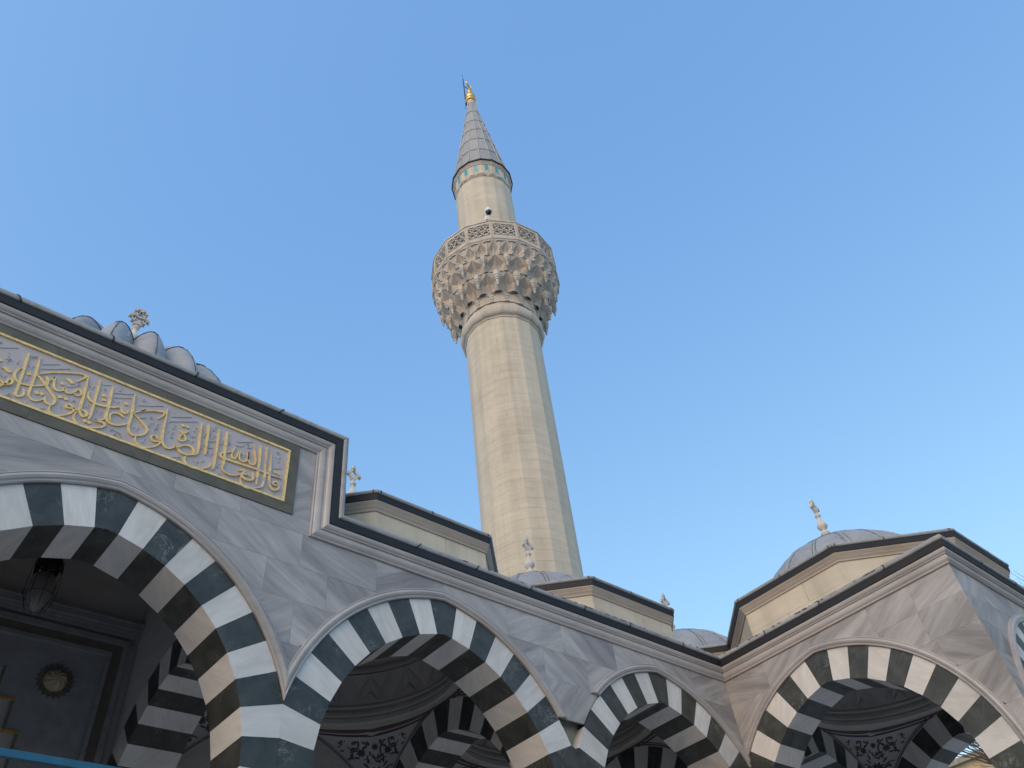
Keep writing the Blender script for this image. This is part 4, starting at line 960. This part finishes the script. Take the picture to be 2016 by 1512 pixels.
# the unseen left end repeats plain strokes only as far as the frame
obj('carved_vowel_marks', mb, M_relief, ins, weld=False, kind='stuff')

# ------------------------------------------------------------------ minaret
MX, MY = 13.84, 13.74
mn = thing('minaret', 'tall beige sixteen-sided stone minaret with a carved muqarnas balcony and grey lead cone', 'minaret', (MX, MY, 0))
PH = radians(2.7); NS = 16
def ring16(prof, mat, name, parent=mn, phase=PH, sm=False, label=None):
    mb = MB()
    for k in range(NS):
        a0, a1 = phase + 2 * pi * k / NS, phase + 2 * pi * (k + 1) / NS
        for (r0, z0), (r1, z1) in zip(prof, prof[1:]):
            mb.face([(MX + r0 * cos(a0), MY + r0 * sin(a0), z0), (MX + r0 * cos(a1), MY + r0 * sin(a1), z0), (MX + r1 * cos(a1), MY + r1 * sin(a1), z1), (MX + r1 * cos(a0), MY + r1 * sin(a0), z1)], smooth=sm)
    return obj(name, mb, mat, parent, label=label)
RS1, RS2 = 1.345, 1.245
ring16([(1.315, -E), (1.315, 22.0)], M_conc, 'shaft_core')
ring16([(1.215, 24.0), (1.215, 32.6)], M_conc, 'shaft_core')
CH = .345
def block_meshes(R, h):
    out = []
    hw = R * sin(pi / NS); ap = R * cos(pi / NS)
    for kind in (0, 1):
        mb = MB(); g = .0022
        if kind == 0:   # facet block: corner to corner
            mb.prism([(-hw, g), (hw, g), (hw, h - g), (-hw, h - g)], lambda a, b, t: (ap - t, a, b - E), 0, .035)
        else:           # corner block wrapped round the arris
            for sg in (-1, 1):
                n = sg * pi / NS
                def f(a, b, t): return ((ap - t) * cos(n) - a * sin(n), (ap - t) * sin(n) + a * cos(n), b - E)
                lo, hi = (-hw, -g * .8) if sg > 0 else (g * .8, hw)
                mb.prism([(lo, g), (hi, g), (hi, h - g), (lo, h - g)], f, 0, .035)
        me = mesh_from('stone_block', mb, [M_lime], (0, 0, 0)); out.append(me)
    return out
bmA = block_meshes(RS1, CH); bmB = block_meshes(RS2, CH)
rng = random.Random(5)
def view_facing(ang): return cos(ang - radians(225)) > -.12
stones = []; courses = []
z = 21.75 - CH; 
while z > 9.0: courses.append((z, bmA)); z -= CH
z = 26.2
while z < 31.5: courses.append((z, bmB)); z += CH
rest = MB(); cnt = 0
order = []
for ci, (z, bms) in enumerate(courses):
    kind = ci % 2
    for k in range(NS):
        a = PH + 2 * pi * k / NS + (pi / NS if kind == 0 else 0)
        vis = cos(a - radians(225))
        order.append((0 if vis > .05 else 1, z, a, kind, bms))
order.sort(key=lambda q: (q[0], q[1]))
def block_into(mb, me, a, z):
    M = Matrix.Translation((MX, MY, z)) @ Matrix.Rotation(a, 4, 'Z')
    for p in me.polygons: mb.face([tuple(M @ me.vertices[i].co) for i in p.vertices])
nparts = 0
for vis, z, a, kind, bms in order:
    if vis == 0 and nparts < 290:
        o = bpy.data.objects.new('stone_block', bms[kind]); COL.objects.link(o); o.parent = mn
        o.location = (0, 0, z + E); o.rotation_euler.z = a; nparts += 1
    else: block_into(rest, bms[kind], a, z)
obj('shaft_masonry', rest, M_lime, mn, kind='stuff')
ring16([(RS1, -E), (RS1, 9.0)], M_lime, 'shaft_foot')
# collar ring
ring16([(RS1, 21.72), (RS1 + .03, 21.73), (RS1 + .035, 21.77), (RS1 + .02, 21.79), (RS1 + .06, 21.82)] + [(RS1 + .06 + .14 * sin(t), 22.06 - .24 * cos(t)) for t in [pi * k / 8 for k in range(9)]] + [(RS1 + .02, 22.31), (RS1, 22.33), (RS1, 22.62)], M_carve, 'collar_moulding', sm=False)
# muqarnas bowl: three tiers of faceted niches with hanging drops
RB = 2.47
tiers = [(22.55, 22.95, 1.37, 1.50, NS, PH), (22.95, 23.62, 1.50, 1.88, NS, PH + pi / NS), (23.62, 24.22, 1.88, 2.20, NS, PH), (24.22, 24.80, 2.18, 2.38, NS * 2, PH)]
bw = part('muqarnas_bowl', mn, 'carved stalactite bowl under the balcony', (MX, MY, 22.5 + E))
for ti, (z0, z1, r0, r1, n, ph) in enumerate(tiers):
    mb = MB(); dr, h = r1 - r0, z1 - z0; w = pi / n; fac = 1 / cos(w)
    drops = MB()
    ring16([(r0 - .12, z0 - .02), (r1 - .14, z1)], M_carve, 'tier_core', bw)
    for k in range(n):
        a = ph + 2 * pi * k / n
        def P(u, r, z, a=a): return (MX + r * cos(a + u * w), MY + r * sin(a + u * w), z)
        if ti == 0:
            for s in (-1, 1):
                mb.face([P(0, r0, z0), P(s, r0, z0), P(s, r0 + .02, z0 + h * .6), P(0, r0 + .035, z0 + h)][::s])
                mb.face([P(s, r0 + .02, z0 + h * .6), P(s, r1, z1), P(s * .5, r1, z1 - .03), P(0, r0 + .035, z0 + h)][::s])
            for zz, pr in ((z0 + .0, .03), (z0 + .12, .05), (z0 + .22, .07)):
                for s in (1,):
                    A = [P(-.25 + 1, r0 - .01, zz), P(.25 + 1, r0 - .01, zz), P(.25 + 1, r0 + pr, zz + .02), P(-.25 + 1, r0 + pr, zz + .02)]
                    B = [P(-.25 + 1, r0 - .01, zz + .11), P(.25 + 1, r0 - .01, zz + .11), P(.25 + 1, r0 + pr + .01, zz + .10), P(-.25 + 1, r0 + pr + .01, zz + .10)]
                    mb.face(A); mb.face(B); mb.face([A[3], A[2], B[2], B[3]]); mb.face([A[0], A[3], B[3], B[0]]); mb.face([A[1], B[1], B[2], A[2]])
            continue
        deep = {1: .13, 2: .12, 3: .06}[ti]
        C = P(0, r0 - deep, z0 + .02); Mc = P(0, r0 + dr * .30, z0 + h * .55); T = P(0, r1 + .02, z1 - .03)
        for s in (-1, 1):
            BL = P(s * .62, r0 + dr * .05, z0 + .02); L = P(s * .80, r0 + dr * .62, z0 + h * .5); M1 = P(s * .38, r0 - deep * .6 + dr * .12, z0 + h * .5); TL = P(s * .80, r1 + .01, z1 - .05)
            for tri in ((C, BL, M1), (BL, L, M1), (L, TL, T), (L, T, M1), (M1, T, Mc), (C, M1, Mc)): mb.face(tri if s > 0 else tri[::-1])
            # rib between niches
            R1, R2, R3 = P(s * 1.0, r0 + dr * .18, z0), P(s, r0 + dr * .85, z0 + h * .5), P(s, r1 + .04, z1)
            mb.face([BL, R1, R2, L][::s]); mb.face([L, R2, R3, TL][::s])
        # top shelf: star-edged ledge
        for s in (-1, 1):
            e0, e1, e2 = P(0, r1 - .02, z1 - .035), P(s * .5, r1 + .055, z1 - .035), P(s, r1 + .075, z1 - .035)
            f0, f1, f2 = P(0, r1 - .02, z1 + .012), P(s * .5, r1 + .055, z1 + .012), P(s, r1 + .075, z1 + .012)
            i0, i2 = P(0, r0, z1 - .035), P(s, r0, z1 - .035)
            mb.face([i0, i2, e2, e1, e0]); mb.face([e0, e1, f1, f0]); mb.face([e1, e2, f2, f1]); mb.face([f0, f1, f2, P(s, r0, z1 + .012), P(0, r0, z1 + .012)])
        # stepped corbel on the rib, then the hanging drop below it
        if ti in (1, 2):
            nst = 4; cw = .075 / r1 / w
            for q_ in range(nst):
                za_, zb_ = z0 + h * (.42 + .135 * q_), z0 + h * (.42 + .135 * (q_ + 1)) - .012
                ra_, rb_ = r0 + dr * (.55 + .10 * q_) + .05, r0 + dr * (.62 + .10 * q_) + .085
                lo = [P(1 - cw, r0 - .02, za_), P(1 - cw, ra_, za_), P(1, ra_ + .035, za_), P(1 + cw, ra_, za_), P(1 + cw, r0 - .02, za_)]
                hi = [P(1 - cw, r0 - .02, zb_), P(1 - cw, rb_, zb_), P(1, rb_ + .035, zb_), P(1 + cw, rb_, zb_), P(1 + cw, r0 - .02, zb_)]
                mb.face(lo); mb.face(hi)
                for a_ in range(4): mb.face([lo[a_], lo[a_ + 1], hi[a_ + 1], hi[a_]])
        ang = a + w; sc_ = {1: 1.0, 2: .8, 3: .0}[ti]
        if sc_:
            rr = r0 + dr * .92
            dprof = [(0, -.30), (.022, -.31), (.03, -.29), (.026, -.24), (.045, -.16), (.062, -.10), (.05, -.06), (.075, -.05), (.08, 0), (.065, .01), (.095, .02), (.10, .10), (.085, .11), (.11, .12), (.115, .22), (.12, .34)]
            d = MB(); d.lathe([(r_ * sc_ * 1.3, zz * sc_ * 1.15 + z0 + h * .42) for r_, zz in dprof], (MX + rr * cos(ang), MY + rr * sin(ang)), 6, smooth=False)
            obj('stone_drop', d, M_carve, bw)
        else:
            for q_, pr in ((0, .05), (.16, .075), (.32, .10), (.46, .12)):
                zz = z0 + q_ * h * 1.9; A = [P(.62, r0 + pr - .06, zz), P(1, r0 + pr + .10, zz), P(1.38, r0 + pr - .06, zz)]
                B = [(x, y, z_ + .10) for x, y, z_ in A]
                mb.face(A); mb.face([A[0], A[1], B[1], B[0]]); mb.face([A[1], A[2], B[2], B[1]]); mb.face(B)
    obj('muqarnas_tier', mb, M_carve, bw, weld=False)
    
# balcony floor, parapet mouldings, pierced panels
ring16([(2.2, 24.76), (RB - .06, 24.77), (RB - .05, 24.80), (RB - .02, 24.83), (RB - .01, 24.87), (RB + .02, 24.89), (RB + .03, 24.95), (RB + .01, 24.98), (RB - .01, 25.0)], M_carve, 'balcony_moulding')
ring16([(1.3, 24.84), (RB - .12, 24.84)], M_carve, 'balcony_floor')
pz0, pz1 = 25.0, 26.0
hw = RB * sin(pi / NS); ap = RB * cos(pi / NS)
mbp = MB(); mbq = MB(); th = .06
fp = lambda a, b, t: (ap - t, a, b - E)
def rect(mb, a0, a1, b0, b1, t0, t1): mb.prism([(a0, b0), (a1, b0), (a1, b1), (a0, b1)], fp, t0, t1)
rect(mbp, -hw + .001, -hw + .075, pz0, pz1, 0, th); rect(mbp, hw - .075, hw - .001, pz0, pz1, 0, th); rect(mbp, -hw + .075, hw - .075, pz0, pz0 + .12, 0, th); rect(mbp, -hw + .075, hw - .075, pz1 - .13, pz1, 0, th)
rect(mbp, -hw + .07, hw - .07, pz0 + .12, pz0 + .14, -.015, .01); rect(mbp, -hw + .02, -hw + .035, pz0, pz1, -.015, .0); rect(mbp, hw - .035, hw - .02, pz0, pz1, -.015, .0)
rect(mbp, -hw - .0, hw + .0, pz1 + .0, pz1 + .06, -.03, th + .03)
ix, iz = hw - .075, (pz1 - .13) - (pz0 + .12)

cell = iz / 2.75
for rr in range(-1, 5):
    for cc in range(-3, 4):
        uc = cc * cell * .95 + (cell * .475 if rr % 2 else 0); vc = pz0 + .12 + cell * (.75 + rr)
        hexo = [(uc + .072 * 1.25 * cos(pi / 6 + k * pi / 3) * cell / .2, vc + .072 * 1.25 * sin(pi / 6 + k * pi / 3) * cell / .2) for k in range(6)]
        hexi = [(uc + .074 * cos(k * pi / 4 + pi / 8) * cell / .2, vc + .074 * sin(k * pi / 4 + pi / 8) * cell / .2) for k in range(8)]
        hexo = [(uc + .098 * cos(k * pi / 4 + pi / 8) * cell / .2, vc + .098 * sin(k * pi / 4 + pi / 8) * cell / .2) for k in range(8)]
        for k in range(8):
            q = [hexo[k], hexo[(k + 1) % 8], hexi[(k + 1) % 8], hexi[k]]
            q = clip_half(q, 1, 0, ix + .01); q = clip_half(q, -1, 0, ix + .01) if len(q) > 2 else q
            q = clip_half(q, 0, 1, pz1 - .12) if len(q) > 2 else q; q = clip_half(q, 0, -1, -(pz0 + .11)) if len(q) > 2 else q
            if len(q) > 2 and abs(area2(q)) > 1e-6: mbq.prism(q, fp, .010, .105)
        for k in range(3):
            a = k * pi / 3 + (0); p, q2 = (uc, vc), (uc + cell * cos(a), vc + cell * sin(a))
            A = (uc + .09 * cos(a) * cell / .2, vc + .09 * sin(a) * cell / .2); B = (uc + (cell - .09 * cell / .2) * cos(a), vc + (cell - .09 * cell / .2) * sin(a)); n = (-sin(a) * .011, cos(a) * .011)
            q = [(A[0] + n[0], A[1] + n[1]), (A[0] - n[0], A[1] - n[1]), (B[0] - n[0], B[1] - n[1]), (B[0] + n[0], B[1] + n[1])]
            q = clip_half(q, 1, 0, ix + .01); q = clip_half(q, -1, 0, ix + .01) if len(q) > 2 else q
            q = clip_half(q, 0, 1, pz1 - .12) if len(q) > 2 else q; q = clip_half(q, 0, -1, -(pz0 + .11)) if len(q) > 2 else q
            if len(q) > 2 and abs(area2(q)) > 1e-6: mbq.prism(q, fp, .014, .10)
mep = mesh_from('parapet_panel', mbp, [M_carve], (0, 0, 0)); meq = mesh_from('pierced_lattice', mbq, [M_carve], (0, 0, 0), weld=False)
for k in range(NS):
    a = PH + 2 * pi * (k + .5) / NS
    o = bpy.data.objects.new('parapet_panel', mep); COL.objects.link(o); o.parent = mn; o.location = (0, 0, E); o.rotation_euler.z = a
    q = bpy.data.objects.new('pierced_lattice', meq); COL.objects.link(q); q.parent = o
# foot of the upper shaft
ring16([(RS2 + .06, 24.85), (RS2 + .06, 26.15), (RS2, 26.2)], M_lime, 'upper_shaft_foot')
# blue tiles under the eave
ap2 = RS2 * cos(pi / NS); hw2 = RS2 * sin(pi / NS)
ring16([(RS2, 31.4), (RS2, 32.46)], M_lime, 'tile_band')
tz0, tz1 = 31.92, 32.40; tw = .085
mbt = MB(); f2 = lambda a, b, t: (ap2 - t, a, b - E)
arc = [(-tw, tz1 - .07), (-tw * .75, tz1 - .03), (0, tz1), (tw * .75, tz1 - .03), (tw, tz1 - .07)]
mbt.prism([(-tw, tz0), (tw, tz0)] + arc[::-1], f2, -.006, .02)
met = mesh_from('blue_tile', mbt, [M_tile], (0, 0, 0)); met2 = met.copy(); met2.materials[0] = M_tile2
mbs = MB()
for a0, a1, b0, b1 in ((-tw - .03, -tw, tz0 - .03, tz1), (tw, tw + .03, tz0 - .03, tz1), (-tw - .03, tw + .03, tz0 - .06, tz0)): mbs.prism([(a0, b0), (a1, b0), (a1, b1), (a0, b1)], f2, -.014, .01)
mes = mesh_from('tile_surround', mbs, [M_lime], (0, 0, 0))
for k in range(NS):
    a = PH + 2 * pi * (k + .5) / NS
    o = bpy.data.objects.new('blue_tile', met2 if k in (9,) else met); COL.objects.link(o); o.parent = mn; o.location = (0, 0, E); o.rotation_euler.z = a
    o = bpy.data.objects.new('tile_surround', mes); COL.objects.link(o); o.parent = mn; o.location = (0, 0, E); o.rotation_euler.z = a
ring16([(RS2, 32.42), (RS2 + .03, 32.43), (RS2 + .035, 32.47), (RS2 + .06, 32.49), (RS2 + .065, 32.53), (RS2 + .10, 32.56), (RS2 + .11, 32.60)], M_carve, 'eave_moulding')
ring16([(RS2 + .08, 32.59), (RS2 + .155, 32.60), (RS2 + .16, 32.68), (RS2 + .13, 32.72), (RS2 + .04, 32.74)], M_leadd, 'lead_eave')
# lead cone, in sheets with rolls
cn = part('lead_cone', mn, 'slender ribbed lead cone roof', (MX, MY, 32.7 + E))
zc0, zc1, rc0, rc1 = 32.72, 40.75, RS2 + .06, .19
levels = [0, .17, .34, .50, .66, .83, 1.0]
for li, (t0, t1) in enumerate(zip(levels, levels[1:])):
    mb = MB(); ra, rb = rc0 + (rc1 - rc0) * t0, rc0 + (rc1 - rc0) * t1; za, zb = zc0 + (zc1 - zc0) * t0, zc0 + (zc1 - zc0) * t1
    w = pi / NS
    mb.prism([(-1, 0), (1, 0), (1, 1), (-1, 1)], lambda u, v, t: (((ra if v < .5 else rb) + (.012 if v < .5 else 0) - t) * cos(w) , ((ra if v < .5 else rb) - t) * sin(w) * u, (za if v < .5 else zb) - E - (.02 if v < .5 else 0)), 0, .02)
    me = mesh_from('lead_sheet', mb, [M_leadc], (0, 0, 0))
    for k in range(NS):
        o = bpy.data.objects.new('lead_sheet', me); COL.objects.link(o); o.parent = cn; o.location = Vector((0, 0, E)) - (wpos(cn) - Vector((MX, MY, 0))); o.rotation_euler.z = PH + 2 * pi * (k + .5) / NS
mb = MB(); ms = MB()
for k in range(NS):
    a = PH + 2 * pi * k / NS
    mb.tube([(MX + r * cos(a), MY + r * sin(a), z) for r, z in ((rc0 + .01, zc0), (rc1 + .008, zc1))], [.028, .014], 6)
obj('cone_rolls', mb, M_rib, cn)
for t in levels[1:-1]:
    r, z = rc0 + (rc1 - rc0) * t + .012, zc0 + (zc1 - zc0) * t - .02
    ms.tube([(MX + r * cos(PH + 2 * pi * k / NS), MY + r * sin(PH + 2 * pi * k / NS), z) for k in range(NS + 1)], .011, 4, cap=False)
obj('cone_laps', ms, M_seam, cn)
mb = MB(); mb.lathe([(.20, 40.7), (.215, 40.72), (.215, 41.15), (.19, 41.2)], (MX, MY), 20); obj('finial_collar', mb, M_carve, mn)
mb = MB(); mb.lathe([(.2, 41.12), (.30, 41.16), (.31, 41.26), (.24, 41.42), (.19, 41.48), (.17, 41.5), (.25, 41.62), (.265, 41.78), (.22, 41.98), (.14, 42.1), (.11, 42.14), (.16, 42.22), (.165, 42.32), (.12, 42.44), (.075, 42.5), (.1, 42.58), (.1, 42.66), (.05, 42.75), (.03, 42.9), (.025, 43.05)], (MX, MY), 24); obj('gilded_finial', mb, M_brass, mn)
mb = MB(); zc = 43.3; rr = .27; d = Vector((cos(radians(20)), -sin(radians(20)) * 0 + .3, 0)).normalized()
pts = []; rad = []
for k in range(17):
    a = radians(-235 + 290 * k / 16); pts.append((MX + d.x * rr * cos(a), MY + d.y * rr * cos(a), zc + rr * sin(a))); rad.append(.008 + .04 * sin(pi * k / 16))
mb.tube(pts, rad, 6); obj('crescent', mb, M_brass, mn)
# lightning rod strapped beside the finial
ux, uy = -cos(radians(45)), sin(radians(45))
mb = MB(); ox, oy = MX + ux * .27, MY + uy * .27
mb.tube([(ox, oy, 40.9), (ox, oy, 42.2)], .038, 8); mb.tube([(ox, oy, 42.2), (ox, oy, 44.1)], .026, 8); mb.tube([(ox, oy, 44.1), (ox, oy, 44.7)], .010, 6)
mb.tube([(ox, oy, 43.2), (MX, MY, 42.72)], .022, 6); mb.tube([(ox, oy, 41.35), (MX + ux * .1, MY + uy * .1, 41.35)], .02, 6); mb.tube([(ox, oy, 40.95), (MX + ux * .08, MY + uy * .08, 40.95)], .02, 6)
cz = [(ox + ux * .02 * k_, oy + uy * .02 * k_, z_) for k_, z_ in ((0, 40.9), (3, 40.75), (4, 40.6), (1, 40.45), (-4, 40.4), (-6, 40.2))]
mb.tube(cz, .012, 5); obj('lightning_rod', mb, M_iron, mn)

# ------------------------------------------------------------------ security camera on the balcony rail
aC = radians(225) + radians(1.8)
px, py = MX + 2.40 * cos(aC), MY + 2.40 * sin(aC)
sc = thing('security_camera', 'small white dome security camera on the minaret balcony rail', 'security camera', (px, py, 26.06 + E))
mb = MB(); mb.tube([(px, py, 26.06), (px, py, 26.2), (px + .0, py, 26.75), (px + .03, py - .02, 26.84)], [.03, .02, .02, .02], 8)
mb.box(px - .16, px - .06, py - .05, py + .05, 26.06, 26.28); obj('bracket', mb, M_white, sc)
cxx, cyy = px - .02, py - .06
mb = MB(); mb.lathe([(0, 26.98), (.03, 26.97), (.05, 26.88), (.10, 26.83), (.13, 26.76), (.135, 26.66), (.125, 26.64)], (cxx, cyy), 18); obj('housing', mb, M_white, sc)
mb = MB(); mb.lathe([(.12, 26.66)] + [(.12 * cos(a), 26.64 - .15 * sin(a)) for a in [pi / 2 * k / 6 for k in range(6)]] + [(0, 26.49)], (cxx, cyy), 18); obj('dome_lens', mb, M_glassd, sc)

# ------------------------------------------------------------------ hanging lantern in the portal arch
lx, ly = 1.687, CYI
ln = thing('hanging_lantern', 'black pierced iron lantern hanging under the portal arch', 'lantern', (lx, ly, 5.8 + E))
mb = MB(); NLn = 8; 
for k in range(NLn):
    a0, a1 = 2 * pi * k / NLn, 2 * pi * (k + 1) / NLn
    def q(a, r, z): return (lx + r * cos(a), ly + r * sin(a), z)
    mb.face([q(a0, .06, 6.78), q(a1, .06, 6.78), q(a1, .17, 6.55), q(a0, .17, 6.55)])
    am = (a0 + a1) / 2
    mb.face([q(a0, .17, 6.55), q(a0, .185, 6.38), q(a0 + (am - a0) * .45, .178, 6.45), q(am, .17, 6.53), q(am, .168, 6.55)]); mb.face([q(a1, .17, 6.55), q(am, .168, 6.55), q(am, .17, 6.53), q(a1 + (am - a1) * .45, .178, 6.45), q(a1, .185, 6.38)])
    mb.tube([q(a0, .185, 6.4), q(a0, .19, 6.05), q(a0, .12, 5.85)], .004, 4)
mb.tube([(lx, ly, 6.75), (lx, ly, 10.3)], .012, 6); mb.tube([(lx + .19 * cos(2 * pi * k / 16), ly + .19 * sin(2 * pi * k / 16), 6.05) for k in range(17)], .005, 4)
obj('iron_frame', mb, M_iron, ln)
mb = MB(); mb.lathe([(.05, 6.42), (.11, 6.36), (.155, 6.2), (.15, 6.05), (.10, 5.92), (.03, 5.84), (0, 5.83)], (lx, ly), 20)
mgl, nt, b_ = mat_new('smoky_glass', .15); b_.inputs['Base Color'].default_value = (.20, .18, .17, 1)
obj('glass_bowl', mb, mgl, ln)
# blue tie bar across the portal arch
tb = thing('tie_bar', 'bright blue painted tie bar across the portal arch at its springing', 'tie bar', (1.687, 8.35, 3.26 + E))
mb = MB(); mb.box(1.687 - 1.86, 1.687 + 1.86, 8.325, 8.375, 3.225, 3.29); obj('bar', mb, M_blue, tb)
mb = MB()
for sx in (-1, 1): mb.box(1.687 + sx * 1.83 - .03, 1.687 + sx * 1.83 + .03, 8.29, 8.41, 3.19, 3.33)
obj('wall_plates', mb, M_blue, tb)

# ------------------------------------------------------------------ building and bare trees beyond the wing
bx = thing('tan_building', 'tan rendered building seen through the wing arch behind bare branches', 'building', (50, 19, 0))
mb = MB(); mb.box(45, 57, 8, 30, -E, 13.3); m_tan = make_lime('tan_render', (.62, .50, .33), (.52, .41, .26), .02); obj('wall', mb, m_tan, bx)
mb = MB(); mb.box(44.7, 57.3, 7.7, 30.3, 13.3, 13.55); obj('roof', mb, M_conc, bx)
for iy in range(6):
    for iz in range(4):
        y0, z0 = 9.5 + iy * 3.4, 0.6 + iz * 3.1
        mb = MB(); mb.box(44.93, 44.999, y0, y0 + 1.5, z0, z0 + 1.6); w_ = obj('window', mb, M_white, bx)
        mb = MB(); mb.box(44.91, 44.93, y0 + .08, y0 + 1.42, z0 + .08, z0 + 1.52); obj('pane', mb, M_glassd, w_)
M_bark = flat('bare_bark', (.10, .075, .06), .9)
def bare_tree(x, y, h, seed, spread, label):
    r = random.Random(seed); t = thing('bare_tree', label, 'tree', (x, y, 0), 'bare trees beyond the wing')
    trunk, crown = MB(), MB()
    def grow(p, d, L, rad, lev, mb):
        pts = [p]; q = Vector(p); dd = Vector(d)
        for i in range(4):
            dd = (dd + Vector((r.uniform(-.16, .16), r.uniform(-.16, .16), r.uniform(-.05, .13)))).normalized(); q = q + dd * L / 4; pts.append(q.copy())
        mb.tube(pts, [rad * (1 - .14 * i) for i in range(5)], 7 if lev < 2 else 3, smooth=lev < 3, cap=False)
        if lev >= 5: return
        for i in range({0: 5, 1: 4, 2: 4, 3: 4, 4: 3}[lev]):
            k = r.choice([2, 3, 4, 4]) if lev else r.choice([3, 4]); a = r.uniform(0, 6.28); el = r.uniform(.25, .9) 
            n = (dd * cos(el) + Vector((cos(a), sin(a), r.uniform(-.1, .35))) * sin(el) * spread).normalized()
            grow(pts[k], n, L * r.uniform(.55, .78), rad * .5, lev + 1, crown)
    grow(Vector((x, y, -E)), Vector((0, 0, 1)), h * .42, h * .022, 0, trunk)
    obj('trunk', trunk, M_bark, t, weld=False); obj('crown', crown, M_bark, t, weld=False)
bare_tree(37.5, 6.7, 15.9, 3, .8, 'bare winter tree whose twigs show past the wing cornice')
bare_tree(33, 11.0, 10.6, 8, 1.0, 'bare winter tree seen through the wing arch')

# ------------------------------------------------------------------ unseen houses round the viewer, added to hold back sky light
M_house = make_lime('grey_house_render', (.30, .29, .27), (.24, .23, .21), .1, streak=False)
M_roof = flat('dark_roof', (.06, .06, .065), .8)
def house(x0, x1, y0, y1, h, face, label):
    t = thing('blocker_house', label, 'house', ((x0 + x1) / 2, (y0 + y1) / 2, 0), 'unseen houses added to block sky light')
    mb = MB(); mb.box(x0, x1, y0, y1, -E, h); obj('wall', mb, M_house, t)
    mb = MB(); mb.box(x0 - .3, x1 + .3, y0 - .3, y1 + .3, h, h + .25); obj('roof', mb, M_roof, t)
    L = (x1 - x0) if face == 'y' else (y1 - y0)
    for i in range(int(L / 2.6)):
        for j in range(int(h / 3)):
            z0 = .2 + j * 3; a = .8 + i * 2.6
            mb = MB(); mp = MB()
            if face == 'y': mb.box(x0 + a, x0 + a + 1.3, y1 + .001, y1 + .06, z0, z0 + 1.4); mp.box(x0 + a + .07, x0 + a + 1.23, y1 + .06, y1 + .07, z0 + .07, z0 + 1.33)
            else: mb.box(x1 + .001, x1 + .06, y0 + a, y0 + a + 1.3, z0, z0 + 1.4); mp.box(x1 + .06, x1 + .07, y0 + a + .07, y0 + a + 1.23, z0 + .07, z0 + 1.33)
            w_ = obj('window', mb, M_white, t); obj('pane', mp, M_glassd, w_)
house(-24, -9, -30, -16, 6.6, 'y', 'unseen two storey grey house, added behind the viewer to block sky light')
house(-8, 8, -31, -17, 8.0, 'y', 'unseen taller grey house, added straight behind the viewer to block sky light')
house(9, 26, -30, -16, 6.0, 'y', 'unseen grey house, added behind and right of the viewer to block sky light')
house(23, 38, -13, -2, 12.5, 'y', 'unseen four storey grey house, added on the right to darken the wing end')  # out of view, put in tall to take light off the wing end
house(-46, -31, -14, 3, 6.0, 'x', 'unseen grey house, added left of the forecourt near the street to block low light')
house(-47, -32, 4, 24, 5.5, 'x', 'unseen grey house, added left of the forecourt beside the mosque to block low light')
